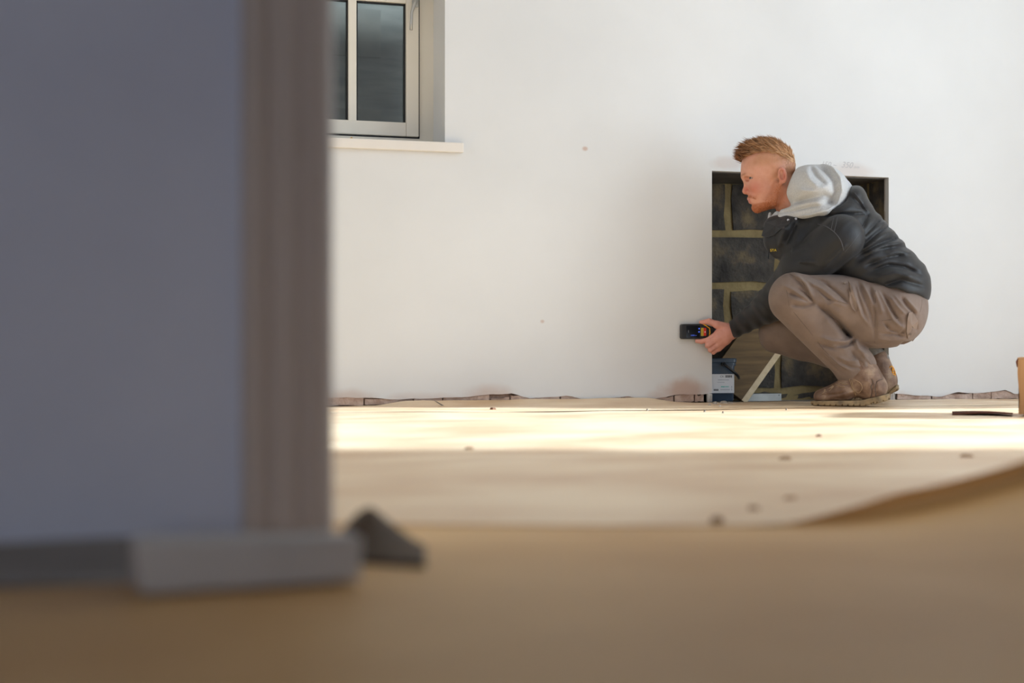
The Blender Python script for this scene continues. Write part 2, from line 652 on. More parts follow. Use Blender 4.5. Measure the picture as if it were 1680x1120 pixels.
win = empty('window_1', (wx(640), YW, WZ0), 'cream casement window with a glazing bar and dark glass', kind='structure')
b = MB()
fx1 = wx(707)
fx0 = fx1 - 1.42
sx1 = wx(688)
gx1 = wx(665.5)
mx0, mx1 = wx(571), wx(584.5)
zf0, zs0, zg0 = wz(236), wz(224.5), wz(200.5)
zg1 = 2.0
b.box(sx1 - 0.002, fx1 + 0.03, YW, YW + 0.07, zf0, WZ1)
b.box(fx0, sx1, YW, YW + 0.07, zf0, zs0)
b.box(fx0, sx1, YW, YW + 0.07, WZ1 - 0.05, WZ1)
b.box(fx0, fx0 + 0.05, YW, YW + 0.07, zf0, WZ1)
b.build('window_frame', M['upvc'], win, bevel=0.003)
b = MB()
b.box(sx1 - 0.006, sx1 + 0.001, YW - 0.0005, YW + 0.05, zs0, WZ1 - 0.05)
b.box(fx0 + 0.05, sx1, YW - 0.0005, YW + 0.05, zs0 - 0.003, zs0 + 0.003)
b.build('gasket', M['gasket'], win)
b = MB()
b.box(gx1, sx1 - 0.004, YW - 0.012, YW + 0.05, zs0 + 0.003, WZ1 - 0.06)
b.box(fx0 + 0.06, gx1, YW - 0.012, YW + 0.05, zs0 + 0.003, zg0)
b.box(fx0 + 0.06, gx1, YW - 0.012, YW + 0.05, zg1, WZ1 - 0.06)
b.box(fx0 + 0.06, fx0 + 0.11, YW - 0.012, YW + 0.05, zg0, zg1)
sash = b.build('sash', M['upvc'], win, bevel=0.004)
zh0, zh1 = wz(4.5), wz(-9)
zh1b, zh0b = zh1, zh0
b = MB()
b.box(mx0, mx1, YW - 0.008, YW + 0.03, zg0 - 0.002, zg1)
b.build('glazing_bar', M['upvc'], sash, bevel=0.003)
mwid = mx1 - mx0
pw = gx1 - mx1
xs = [gx1, mx1, mx0, mx0 - pw, mx0 - pw - mwid, mx0 - 2 * pw - mwid]
b = MB()
b.box(xs[4], xs[3], YW - 0.008, YW + 0.03, zg0 - 0.002, zg1)
b.build('glazing_bar', M['upvc'], sash, bevel=0.003)
b = MB()
b.box(fx0 + 0.11, gx1, YW - 0.0075, YW + 0.03, zh0, zh1)
b.build('glazing_bar', M['upvc'], sash, bevel=0.003)
gm = bpy.data.materials.new('window_glass')
gm.use_nodes = True
nt = gm.node_tree
for n in list(nt.nodes):
    nt.nodes.remove(n)
go = nt.nodes.new('ShaderNodeOutputMaterial')
mixs = nt.nodes.new('ShaderNodeMixShader')
tr = nt.nodes.new('ShaderNodeBsdfTransparent')
tr.inputs[0].default_value = (0.86, 0.86, 0.83, 1)
gl = nt.nodes.new('ShaderNodeBsdfGlossy')
gl.inputs['Roughness'].default_value = 0.03
fr = nt.nodes.new('ShaderNodeFresnel')
fr.inputs[0].default_value = 1.5
nt.links.new(fr.outputs[0], mixs.inputs[0])
nt.links.new(tr.outputs[0], mixs.inputs[1])
nt.links.new(gl.outputs[0], mixs.inputs[2])
nt.links.new(mixs.outputs[0], go.inputs[0])
for (xa, xb) in ((xs[1], xs[0]), (xs[3], xs[2]), (fx0 + 0.11, xs[4])):
    for (za, zc) in ((zg0, zh0), (zh1, zg1)):
        b = MB()
        b.box(xa - 0.003, xb + 0.003, YW + 0.016, YW + 0.020, za - 0.003, zc + 0.003)
        b.build('pane', gm, sash)
        b = MB()
        g = 0.006
        b.box(xa, xa + g, YW + 0.004, YW + 0.016, za, zc)
        b.box(xb - g, xb, YW + 0.004, YW + 0.016, za, zc)
        b.box(xa, xb, YW + 0.004, YW + 0.016, zc - g, zc)
        b.build('pane_gasket', M['gasket'], sash)
# espagnolette handle
hy = YW - 0.03
h0 = at(682, 2, hy)
b = MB()
b.box(h0.x - 0.011, h0.x + 0.013, YW - 0.024, YW - 0.010, h0.z - 0.02, h0.z + 0.06)
hb = b.build('handle', M['silver'], sash, bevel=0.004)
b = MB()
b.tube([at(683, 0, YW - 0.02), at(683, 0, YW - 0.045), at(679, 9, YW - 0.05), at(675.5, 20, YW - 0.05), at(675, 35, YW - 0.05), at(674.5, 49, YW - 0.05)],
       [0.008, 0.009, 0.008, 0.006, 0.006, 0.006], 8)
b.build('lever', M['silver'], hb, smooth=True)
# window board
s1 = at(761, 240, W - 0.025)
zsill0, zsill1 = at(700, 247.5, W - 0.028).z, at(700, 231.5, W - 0.028).z
b = MB()
b.box(WX0 - 0.08, s1.x, W - 0.028, W, zsill0, zsill1)
b.box(WX0, WX1, W - 0.002, YW + 0.03, zsill0 + 0.004, zsill1)
sill = b.build('window_board', M['sill'], win, bevel=0.004)
# a fleck of sealant on the board
b = MB()
c = at(576, 226.5, W - 0.012)
b.prism([(c.x - 0.007, c.y, zsill1), (c.x + 0.007, c.y, zsill1), (c.x + 0.003, c.y, zsill1 + 0.007)], (0, 0.012, 0))
tag(b.build('sealant_fleck', mat('ochre_sealant', (206, 160, 60), rough=0.6), sill), 'ochre fleck of sealant on the window board')

# what the window looks out on: a close grey block wall
ow = MB()
oy = YW + 1.0
ow.box(XL - 1, WX1 + 2.0, oy, oy + 0.1, -0.2, 3.2)
outw = tag(ow.build('wall_outside', M['outside']), 'grey block wall close outside the window', kind='structure')
for j in range(7):
    for i in range(6):
        x0 = -1.7 + i * 0.45 + (0.225 if j % 2 else 0)
        b = MB()
        b.box(x0, x0 + 0.438, oy - 0.006, oy, 0.85 + j * 0.225, 0.85 + j * 0.225 + 0.213)
        b.build('block', M['outblock'], outw)
# pencil note on the plaster
pn = at(1375, 270, W)
for tx, px_, py_, sz in (('150 ~', 1359, 270, 0.030), ('350', 1389, 271, 0.034), ('mm', 1405, 274, 0.016)):
    c = at(px_, py_, W)
    text(tx, sz, (c.x, W - 0.0004, c.z), (1, 0, -0.03), (0, 0, 1), M['pencil'], 'pencil_note', wall_back, shear=0.35)

# ------------------------------------------------------------------ floor protection paper


def fnoise(x, y, s, seed=0.0):
    return mnoise.noise(Vector((x * s + seed, y * s - seed, seed * 0.7)))


def sheet(name, x0, x1, y0, y1, nx, ny, zf, material, ef=None):
    """wavy sheet; zf(x,y) height, ef(x,y,u,v)->(x,y) edge wobble"""
    vs, fs = [], []
    for j in range(ny + 1):
        for i in range(nx + 1):
            u, v = i / nx, j / ny
            x, y = x0 + (x1 - x0) * u, y0 + (y1 - y0) * v
            if ef:
                x, y = ef(x, y, u, v)
            vs.append((x, y, zf(x, y, u, v)))
    for j in range(ny):
        for i in range(nx):
            p = j * (nx + 1) + i
            fs.append((p, p + 1, p + nx + 2, p + nx + 1))
    me = bpy.data.meshes.new(name)
    me.from_pydata(vs, [], fs)
    o = mobj(name, me, material, None, smooth=True)
    return o


def z_main(x, y, u, v):
    z = 0.004 + 0.0055 * fnoise(x, y, 1.7, 3.1) + 0.0032 * fnoise(x * 0.6, y, 4.5, 8.7) + 0.001 * fnoise(x * 0.5, y * 1.4, 11, 2.2)
    return max(-0.002, z)


far = sheet('protection_paper', XL + 0.01, XR - 0.01, 1.5, W - 0.26, 170, 110, z_main, M['paper'])
tag(far, 'pale kraft protection paper spread over the floor of the bright room', 'paper')
FLAPX0, FLAPX1 = at(618, 660, W).x, at(1106, 660, W).x


def z_wall(x, y, u, v):
    z = z_main(x, y, u, v) + 0.0008 + 0.0035 * min(1.0, v * 4) * (0.5 + 0.5 * fnoise(x, y, 4.1, 5.5)) + 0.002 * max(0.0, fnoise(x, 0.0, 2.3, 8.8)) * max(0.0, 1 - v * 8)
    t = max(0.0, (y - (W - 0.16)) / 0.15)
    if t > 0:
        s = 1.0 if FLAPX0 < x < FLAPX1 else 0.0
        e = min(x - FLAPX0, FLAPX1 - x)
        if s:
            s = min(1.0, e / 0.10)
        z += t * t * (0.017 * s + 0.004 * fnoise(x, 0, 9, 4.4))
    return max(0.003, z)


def e_wall(x, y, u, v):
    if v > 0.999:
        if RL - 0.02 < x < RR:
            y = W - 0.09 + 0.02 * fnoise(x, 0, 6, 2)
        else:
            y = W - 0.004 - 0.012 * abs(fnoise(x, 0, 8, 2))
        if x > RR + 0.05:
            y -= 0.02
    if v < 0.001:
        y += 0.05 * fnoise(x, 1, 1.2, 9) + 0.015 * fnoise(x, 1, 5, 3)
    return x, y


wsh = sheet('protection_paper', XL + 0.01, XR - 0.01, W - 0.62, W - 0.005, 320, 26, z_wall, M['paper'], e_wall)
tag(wsh, 'strip of kraft paper along the foot of the white wall, edge turned up', 'paper')


def near_edge(X):
    return 1.60 + 0.03 * fnoise(X, 0, 2.5, 6) - 0.10 * max(0.0, -X)


def near_sheet():
    vs, fs = [], []
    nx, nf, na = 110, 50, 14
    nz = nf + na
    for j in range(nz + 1):
        for i in range(nx + 1):
            X = -0.95 + 2.5 * i / nx
            e = near_edge(X)
            t = min(1.6, max(0.0, (X - 0.30) / 0.30))
            s = min(1.0, t * 2.2)
            r = 0.001 + 0.0125 * s + 0.003 * fnoise(X, 0, 6, 3) * s
            zb_ = e - r
            if j <= nf:
                Z = 0.28 + (zb_ - 0.28) * j / nf
                dz = 0.0
            else:
                al = math.radians(150) * (j - nf) / na
                Z = zb_ + r * math.sin(al)
                dz = r * (1 - math.cos(al))
            wx_, wy_ = DX[0] * Z + RX[0] * X, DX[1] * Z + RX[1] * X
            Zc = min(Z, zb_)
            z = 0.008 + 0.003 * fnoise(X, Zc, 2.2, 4) + 0.0015 * fnoise(X, Zc, 6, 1) + dz
            bk = max(0.0, 1 - (zb_ - Zc) / 0.5)
            z += 0.058 * t ** 2.0 * bk * bk * (3 - 2 * bk)
            vs.append((wx_, wy_, z))
    for j in range(nz):
        for i in range(nx):
            p = j * (nx + 1) + i
            x_, y_, _ = vs[p]
            if y_ > DY0 - 0.05 and x_ < DLX:
                continue
            fs.append((p, p + 1, p + nx + 2, p + nx + 1))
    me = bpy.data.meshes.new('protection_paper')
    me.from_pydata(vs, [], fs)
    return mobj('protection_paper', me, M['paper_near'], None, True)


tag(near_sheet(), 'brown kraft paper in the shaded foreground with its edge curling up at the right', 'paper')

# curled dark scrap at the foot of the doorway
vs, fs = [], []
nx, nz = 16, 8
for j in range(nz + 1):
    for i in range(nx + 1):
        u, v = i / nx, j / nz
        px = 548 + 150 * u
        Z = 1.30 + 0.12 * v
        hmax = 0.036 * (math.sin(min(1, max(0.0, u) / 0.42) * math.pi / 2) if u < 0.42 else max(0.0, 1 - (u - 0.42) / 0.58) ** 1.2)
        z = 0.013 + hmax * v ** 1.6
        p = atz(px, Z - 0.03 * u, z)
        vs.append(p)
for j in range(nz):
    for i in range(nx):
        p = j * (nx + 1) + i
        fs.append((p, p + 1, p + nx + 2, p + nx + 1))
me = bpy.data.meshes.new('paper_scrap')
me.from_pydata([tuple(p) for p in vs], [], fs)
o = mobj('paper_scrap', me, M['paper_dark'], None, True)
md = o.modifiers.new('thick', 'SOLIDIFY')
md.thickness = 0.003
tag(o, 'dark torn scrap curling up at the foot of the doorway', 'paper scrap')

# blurred grey board offcut lying at the foot of the architrave
p0, p1 = atz(232, 1.115), atz(592, 1.185)
d = (p1 - p0)
n = Vector((-d.y, d.x, 0)).normalized()
b = MB()
z0, z1 = 0.012, 0.052
b.add([p0 + Vector((0, 0, z0)), p1 + Vector((0, 0, z0)), p1 + n * 0.045 + Vector((0, 0, z0)), p0 + n * 0.06 + Vector((0, 0, z0)),
       p0 - d * 0.03 + n * 0.012 + Vector((0, 0, z1)), p1 + d * 0.02 + n * 0.006 + Vector((0, 0, z1 - 0.004)), p1 + n * 0.045 + Vector((0, 0, z1 - 0.004)), p0 + n * 0.06 + Vector((0, 0, z1))],
      [(0, 1, 5, 4), (1, 2, 6, 5), (2, 3, 7, 6), (3, 0, 4, 7), (4, 5, 6, 7), (3, 2, 1, 0)])
tag(b.build('board_offcut', M['board'], bevel=0.002, seg=1), 'blurred grey board offcut lying against the foot of the architrave', 'offcut')
# pale strip of folded paper along the hall wall
vs, fs = [], []
nx, nz = 24, 8
for j in range(nz + 1):
    for i in range(nx + 1):
        u, v = i / nx, j / nz
        x = -0.75 + (at(235, 900, DY0).x + 0.75) * u
        y = DY0 - 0.002 - 0.12 * (1 - v)
        z = 0.013 + 0.020 * v ** 3 + 0.003 * fnoise(x, y, 8, 2)
        vs.append((x, y, z))
for j in range(nz):
    for i in range(nx):
        p = j * (nx + 1) + i
        fs.append((p, p + 1, p + nx + 2, p + nx + 1))
me = bpy.data.meshes.new('paper_strip')
me.from_pydata(vs, [], fs)
tag(mobj('paper_strip', me, mat('grey_paper', (168, 160, 150), (150, 142, 132), rough=0.6, scale=5), None, True),
    'blurred grey paper strip turned up along the hall wall', 'paper')

# ------------------------------------------------------------------ cardboard box at the right edge
bc = flo(1671, 686)
box = empty('cardboard_box', (bc.x, bc.y, 0.0), 'brown cardboard box cut off by the right edge of the picture', 'box')
hb_ = at(1671, 590, bc.y).z
e1 = Vector((RX[0], RX[1], 0))
e2 = Vector((DX[0], DX[1], 0))
ang = -0.40
f1 = e1 * math.cos(ang) + e2 * math.sin(ang)
f2 = -e1 * math.sin(ang) + e2 * math.cos(ang)


def wavy(c, f1, f2, w_, d_, z0, z1, name, material, parent):
    b = MB()
    cs = [c, c + f1 * w_, c + f1 * w_ + f2 * d_, c + f2 * d_]
    n = 8
    for k in range(4):
        p, q = cs[k], cs[(k + 1) % 4]
        nn = Vector(((q - p).y, -(q - p).x, 0)).normalized()
        vs, fs = [], []
        for j in range(n + 1):
            for i in range(n + 1):
                u, v = i / n, j / n
                off = nn * (0.004 * math.sin(v * math.pi) * math.sin(u * math.pi)) - nn * 0.0
                ed = (q - p).normalized() * (0.003 * math.sin(v * 6.0)) * (1 if u < 0.01 else 0)
                vs.append(p + (q - p) * u + off + ed + Vector((0, 0, z0 + (z1 - z0) * v)))
        for j in range(n):
            for i in range(n):
                a = j * (n + 1) + i
                fs.append((a, a + 1, a + n + 2, a + n + 1))
        b.add(vs, fs)
    b.add([x + Vector((0, 0, z0)) for x in cs], [(0, 1, 2, 3)])
    return b.build(name, material, parent, smooth=False)


c0 = Vector((bc.x, bc.y, 0.006))
wavy(c0, f1, f2, 0.42, 0.30, 0.006, hb_ - 0.004, 'body', M['card'], box)
for sgn, nm in ((0, 'flap'), (1, 'flap')):
    b = MB()
    q0 = c0 + f2 * (0.30 * sgn) - f1 * 0.003
    b.frame_box(q0 + f1 * 0.213 + f2 * (0.074 if sgn == 0 else -0.074) + Vector((0, 0, hb_ - 0.001)), f1 * 0.213, f2 * 0.074, Vector((0, 0, 0.002)))
    b.build('flap', M['card'], box)
b = MB()
b.frame_box(c0 + f1 * 0.21 + f2 * 0.15 + Vector((0, 0, hb_ + 0.0012)), f1 * 0.213, f2 * 0.024, Vector((0, 0, 0.0004)))
b.build('packing_tape', M['tape'], box)
b = MB()
b.prism([c0 - f1 * 0.003 + Vector((0, 0, hb_ - 0.002)), c0 - f1 * 0.008 + Vector((0, 0, hb_ - 0.012)), c0 - f1 * 0.005 + Vector((0, 0, hb_ - 0.028)), c0 + f1 * 0.001 + Vector((0, 0, hb_ - 0.03))], f2 * 0.1)
b.build('torn_lip', M['card_in'], box)
# loose flap of card on the floor beside it
vs, fs = [], []
n = 20
for i in range(n + 1):
    u = i / n
    px = 1562 + 100 * u
    py = 684 + 3.0 * u
    zz = 0.006 + 0.004 * math.sin(u * 3.0) + 0.010 * max(0.0, u - 0.1) * (1 - 0.3 * u)
    p = flo(px, py)
    q = flo(px, py - 4.5 - 2 * math.sin(u * 3))
    vs += [(p.x, p.y, zz + 0.004), (q.x, q.y, 0.010)]
for i in range(n):
    fs.append((2 * i, 2 * i + 2, 2 * i + 3, 2 * i + 1))
me = bpy.data.meshes.new('card_scrap')
me.from_pydata(vs, [], fs)
o = mobj('card_scrap', me, M['card_in'], None, True)
md = o.modifiers.new('thick', 'SOLIDIFY')
md.thickness = 0.004
tag(o, 'thin dark-edged card scrap on the floor beside the cardboard box', 'card scrap')

# ------------------------------------------------------------------ tub in the recess
SB = F / 5.74
tb = at(1188, 655, W + 0.13)
tub = empty('plastic_tub', (tb.x, tb.y, 0.0), 'blue-black plastic tub with lid, white label and handle in the recess', 'tub')


def rrect(cx, cy, hx, hy, r, z, n=5):
    pts = []
    for sx, sy, a0 in ((1, 1, 0), (-1, 1, 90), (-1, -1, 180), (1, -1, 270)):
        for k in range(n + 1):
            a = math.radians(a0 + 90 * k / n)
            pts.append((cx + sx * (hx - r) + r * math.cos(a), cy + sy * (hy - r) + r * math.sin(a), z))
    return pts


def loft(rings, name, material, parent, cap=True, smooth=True):
    b = MB()
    n = len(rings[0])
    vs = [p for r in rings for p in r]
    fs = []
    for j in range(len(rings) - 1):
        for i in range(n):
            k = (i + 1) % n
            fs.append((j * n + i, j * n + k, (j + 1) * n + k, (j + 1) * n + i))
    if cap:
        fs.append(tuple(range(n))[::-1])
        fs.append(tuple((len(rings) - 1) * n + i for i in range(n)))
    b.add(vs, fs)
    o = b.build(name, material, parent, smooth=smooth)
    if smooth:
        m_ = o.modifiers.new('es', 'EDGE_SPLIT')
        m_.split_angle = math.radians(40)
    return o


TR = at(1208.5, 600, W + 0.06).x      # right side
hx, hy2 = 0.074, 0.06
tcx, tcy = TR - hx, W + 0.115
zt = at(1190, 587.5, W + 0.06).z
z0t = 0.004
loft([rrect(tcx, tcy, hx - 0.010, hy2 - 0.008, 0.02, z0t), rrect(tcx, tcy, hx - 0.006, hy2 - 0.006, 0.02, z0t + 0.004),
      rrect(tcx, tcy, hx - 0.003, hy2 - 0.003, 0.02, zt - 0.032), rrect(tcx, tcy, hx - 0.003, hy2 - 0.003, 0.02, zt - 0.012)], 'body', M['tub'], tub)
loft([rrect(tcx, tcy, hx + 0.001, hy2 + 0.001, 0.022, zt - 0.030), rrect(tcx, tcy, hx + 0.002, hy2 + 0.002, 0.022, zt - 0.026),
      rrect(tcx, tcy, hx + 0.001, hy2 + 0.001, 0.022, zt - 0.018), rrect(tcx, tcy, hx + 0.004, hy2 + 0.004, 0.022, zt - 0.016),
      rrect(tcx, tcy, hx + 0.004, hy2 + 0.004, 0.022, zt - 0.003), rrect(tcx, tcy, hx, hy2, 0.02, zt),
      rrect(tcx, tcy, hx - 0.008, hy2 - 0.008, 0.018, zt - 0.001), rrect(tcx, tcy, hx - 0.010, hy2 - 0.010, 0.018, zt - 0.005)], 'lid', M['tub'], tub)
yf = tcy - hy2 - 0.003
# handle: a flat bail hanging from a boss down round the right side
hm = MB()
hp = [at(1186, 596, yf - 0.006), at(1193, 601, yf - 0.010), at(1200, 607, yf - 0.012), at(1207, 612.5, yf - 0.008), at(1211, 617, yf + 0.01), at(1212, 620, yf + 0.05),
      at(1212, 619, yf + 0.10)]
hm.tube(hp, 0.0055, 8)
hm.build('handle', M['tub_black'], tub, smooth=True)
hm = MB()
c = at(1186.5, 597, yf - 0.004)
for k in range(10):
    pass
hm.tube([c + Vector((0, 0.006, 0)), c - Vector((0, 0.006, 0))], 0.0085, 12)
hm.build('handle_boss', M['tub_black'], tub)
# label with its print
lz0, lz1 = at(1190, 644.5, yf).z, at(1190, 613.5, yf).z
lx1 = at(1204.3, 620, yf).x
lx0 = lx1 - 0.105
b = MB()
b.box(lx0, lx1, yf - 0.0012, yf + 0.006, lz0, lz1)
lab = b.build('label', M['label_white'], tub)


def lmark(px0, py0, px1, py1, m, nm='print'):
    a, c = at(px0, py1, yf - 0.002), at(px1, py0, yf - 0.002)
    b = MB()
    b.box(a.x, c.x, yf - 0.0018, yf - 0.0012, a.z, c.z)
    b.build(nm, m, lab)


for k in range(9):
    x = 1190 + k * 1.25
    lmark(x, 615.3, x + (0.8 if k % 3 else 0.5), 619.5 - (0.6 if k % 2 else 0), M['ink'])
c = at(1184.5, 617.5, yf - 0.002)
text('CX', 0.011, (c.x, yf - 0.0016, c.z), (1, 0, 0), (0, 0, 1), M['ink'], 'print', lab)
for (a0, b0, a1, b1) in ((1178, 622.3, 1196, 623.6), (1177, 626.5, 1189, 627.4)):
    lmark(a0, b0, a1, b1, M['ink_pale'])
lmark(1183, 633.2, 1189, 635.2, M['ink_teal'])
lmark(1189.5, 633.4, 1196, 634.8, M['ink_teal'])
lmark(1182, 638.3, 1197.5, 639.6, M['ink_pale'])
lmark(1200, 633, 1201.2, 636, M['ink_pale'])
lmark(1200, 637.3, 1201.2, 640.3, M['ink_pale'])
for k in range(4):
    lmark(1171.2 + k * 2, 638, 1172.6 + k * 2, 641, M['ink'])

# ------------------------------------------------------------------ plank leaning in the recess
YPl = W + 0.215
a0, a1 = at(1219, 660, YPl), at(1300, 546, YPl + 0.06)
ax = (a1 - a0)
L_ = ax.length
axn = ax.normalized()
side = Vector((-axn.z, 0.25, axn.x)).normalized()        # across the face, to upper left
side = (side - axn * side.dot(axn)).normalized()
nrm = axn.cross(side).normalized()
if nrm.y > 0:
    nrm = -nrm
plank = empty('wooden_plank', (a0.x, a0.y, 0.0), 'brown wooden plank with a pale sawn edge leaning in the recess beside the tub', 'plank')
wd = 0.165
b = MB()
cc = (a0 + a1) / 2
b.frame_box(cc + side * (wd / 2 + 0.012), axn * (L_ / 2), side * (wd / 2), nrm * 0.012)
pl = b.build('face', M['wood'], plank)
b = MB()
b.frame_box(cc + side * 0.0, axn * (L_ / 2), side * 0.0115, nrm * 0.0121)
b.build('sawn_edge', M['wood_edge'], plank)
# wood grain follows the plank
for nn in M['wood'].node_tree.nodes:
    if nn.type == 'MAPPING':
        e = Matrix((axn, side, nrm)).to_euler()
        nn.inputs['Rotation'].default_value = e
        nn.inputs['Scale'].default_value = (0.5, 7, 7)
        nn.vector_type = 'POINT'

# galvanised plate at the foot of the recess back
b = MB()
g0, g1 = at(1222, 661, W + 0.27), at(1282, 644.5, W + 0.27)
b.box(g0.x, g1.x, W + 0.27, W + 0.276, -0.004, g1.z)
b.box(g0.x, g1.x, W + 0.27, W + 0.31, g1.z - 0.002, g1.z)
pla = b.build('steel_plate', M['galv'])
tag(pla, 'grey galvanised steel plate standing on the recess floor', 'plate')
b = MB()
c = at(1278, 648, W + 0.2695)
b.tube([(c.x, W + 0.2705, c.z), (c.x, W + 0.2685, c.z)], 0.0022, 8)
put_ = b.build('fixing_hole', M['gasket'], pla)

# ------------------------------------------------------------------ loose debris
rng = random.Random(3)


def chip(px, py, w_px, h_px, material, label, group=None):
    Z = H * F / (py - HY)
    p = atz(px, Z)
    hw, hh = w_px / 2 * Z / F, h_px * Z / F
    b = MB()
    n = 7
    ring0, ring1 = [], []
    for k in range(n):
        a = 2 * math.pi * k / n
        r = rng.uniform(0.75, 1.15)
        ring0.append((p.x + math.cos(a) * hw * r, p.y + math.sin(a) * hw * r * 0.8, 0.003))
        ring1.append((p.x + math.cos(a) * hw * r * 0.6 + hw * 0.1, p.y + math.sin(a) * hw * r * 0.5, 0.006 + hh * rng.uniform(0.6, 1.1)))
    b.add(ring0 + ring1, [tuple(range(n))[::-1], tuple(range(n, 2 * n))] + [(i, (i + 1) % n, n + (i + 1) % n, n + i) for i in range(n)])
    return tag(b.build('debris_chip', material), label, 'debris', group)


G = 'crumbs of debris on the paper'
chip(808, 674.5, 16, 3.5, M['chip'], 'red-brown flake lying on the pale paper left of the recess', G)
chip(1343, 719, 13, 2.5, M['chip'], 'small grey lump on the pale paper below the boots', G)
chip(1176, 860, 26, 4, M['chip_soft'], 'large blurred brown crumb in the middle of the foreground floor', G)
chip(1236, 840, 22, 3, M['chip_soft'], 'blurred brown crumb just right of the largest one', G)
chip(1296, 824, 26, 3, M['chip_soft'], 'blurred brown crumb nearest the curled paper edge', G)
chip(1288, 756, 26, 2, M['chip_soft'], 'blurred brown flake in the middle distance under the bright strip', G)
chip(1585, 752, 26, 2, M['chip_soft'], 'blurred brown flake on the far right of the floor', G)
chip(770, 740, 18, 2, M['chip_soft'], 'blurred brown flake near the doorway side of the floor', G)
chip(955, 762, 22, 2, M['chip_soft'], 'faint blurred crumb in the middle of the tan floor', G)
for (px, py, w_, h_, lb_) in ((1173, 665, 12, 4, 'pale plaster crumb under the left corner of the tub'), (1187, 663.5, 16, 4, 'widest pale plaster crumb under the middle of the tub'),
                              (1198, 664, 9, 3, 'pale plaster crumb between the tub and the plank foot'), (1164, 667, 7, 3, 'pale plaster crumb under the left bead of the recess'),
                              (1181, 669, 5, 2, 'smallest pale plaster crumb in front of the tub')):
    chip(px, py, w_, h_, M['rubble'], lb_, 'plaster crumbs by the tub')
for (px, py, lb_) in ((1156, 677, 'tiny dark speck on the paper below the detector'), (1186, 679, 'tiny dark speck on the paper below the tub label'),
                      (1062, 675, 'tiny dark speck on the bright paper left of the recess'), (1290, 674, 'tiny dark speck on the paper left of the boots')):
    chip(px, py, 4, 1.6, M['chip_grey'], lb_, 'dark specks on the paper')
# upright bent corner of paper near the wall
p = flo(722, 668)
q = flo(728, 669)
b = MB()
b.prism([(p.x - 0.012, p.y, 0.022), (p.x + 0.018, p.y, 0.004), (p.x + 0.010, p.y, 0.004), (p.x - 0.020, p.y, 0.024)], (0.0, 0.01, 0.0))
tag(b.build('paper_sliver', mat('grey_sliver', (132, 122, 112), rough=0.8)), 'thin grey sliver of paper tipped up by the wall under the window', 'paper sliver')

# ==================================================================== the crouching man
# Signed-distance modelling: u right, v down, w away from the viewer, in units of 1/444 m (one photo pixel at the man's distance).
PU, PZ0 = 1380.0, 5.25
PHI = math.atan((PU - CX) / F)
SV = PZ0 / F
SU = math.cos(PHI) * PZ0 / F
e_w = Vector((DX[0] * math.cos(PHI) + RX[0] * math.sin(PHI), DX[1] * math.cos(PHI) + RX[1] * math.sin(PHI), 0))
e_u = Vector((e_w.y, -e_w.x, 0))
PC = atz(PU, PZ0, 0.0)
PC0 = np.array([PC.x, PC.y, H + HY * SV])


def to_world(P):
    P = np.asarray(P, dtype=np.float64)
    eu, ew = np.array(e_u), np.array(e_w)
    return PC0 + (P[:, 0:1] - PU) * SU * eu + P[:, 2:3] * SV * ew + P[:, 1:2] * SV * np.array([0, 0, -1.0])


def pw(u, v, w):
    return Vector(to_world(np.array([[u, v, w]]))[0])


def from_world(p):
    d = Vector((p[0] - PC.x, p[1] - PC.y, 0))
    return (PU + d.dot(e_u) / SU, (H + HY * SV - p[2]) / SV, d.dot(e_w) / SV)


def rc(U, V, Wd, a, b, ra, rb, ws=1.0):
    ax, ay, az = a
    bx, by, bz = b[0] - ax, b[1] - ay, (b[2] - az) / ws
    x, y, z = U - ax, V - ay, (Wd - az) / ws
    t = np.clip((x * bx + y * by + z * bz) / (bx * bx + by * by + bz * bz + 1e-9), 0, 1)
    return np.sqrt((x - t * bx) ** 2 + (y - t * by) ** 2 + (z - t * bz) ** 2) - (ra + (rb - ra) * t)


def el(U, V, Wd, c, r, rot=0.0):
    x, y, z = U - c[0], V - c[1], Wd - c[2]
    if rot:
        cs, sn = math.cos(math.radians(rot)), math.sin(math.radians(rot))
        x, y = x * cs + y * sn, -x * sn + y * cs
    k0 = np.sqrt((x / r[0]) ** 2 + (y / r[1]) ** 2 + (z / r[2]) ** 2) + 1e-6
    k1 = np.sqrt((x / r[0] ** 2) ** 2 + (y / r[1] ** 2) ** 2 + (z / r[2] ** 2) ** 2) + 1e-9
    return k0 * (k0 - 1.0) / k1


def sm(a, b, k):
    h = np.clip(0.5 + 0.5 * (b - a) / k, 0, 1)
    return b + (a - b) * h - k * h * (1 - h)


def sx(a, b, k):
    return -sm(-a, -b, k)


def folds(U, V, lst):
    """sum of ridges (amp>0) and creases (amp<0) drawn as polylines in (u, v)"""
    out = 0.0
    for pts, amp, wd in lst:
        best = None
        n = len(pts) - 1
        for i in range(n):
            (x0, y0), (x1, y1) = pts[i], pts[i + 1]
            dx, dy = x1 - x0, y1 - y0
            t = np.clip(((U - x0) * dx + (V - y0) * dy) / (dx * dx + dy * dy), 0, 1)
            d2 = (U - x0 - t * dx) ** 2 + (V - y0 - t * dy) ** 2
            g = (i + t) / n
            val = np.exp(-(d2 / (wd * wd)) ** 0.72) * np.clip(np.minimum(g, 1 - g) * 5 + 0.12, 0, 1)
            best = val if best is None else np.maximum(best, val)
        out = out + amp * best
    return out


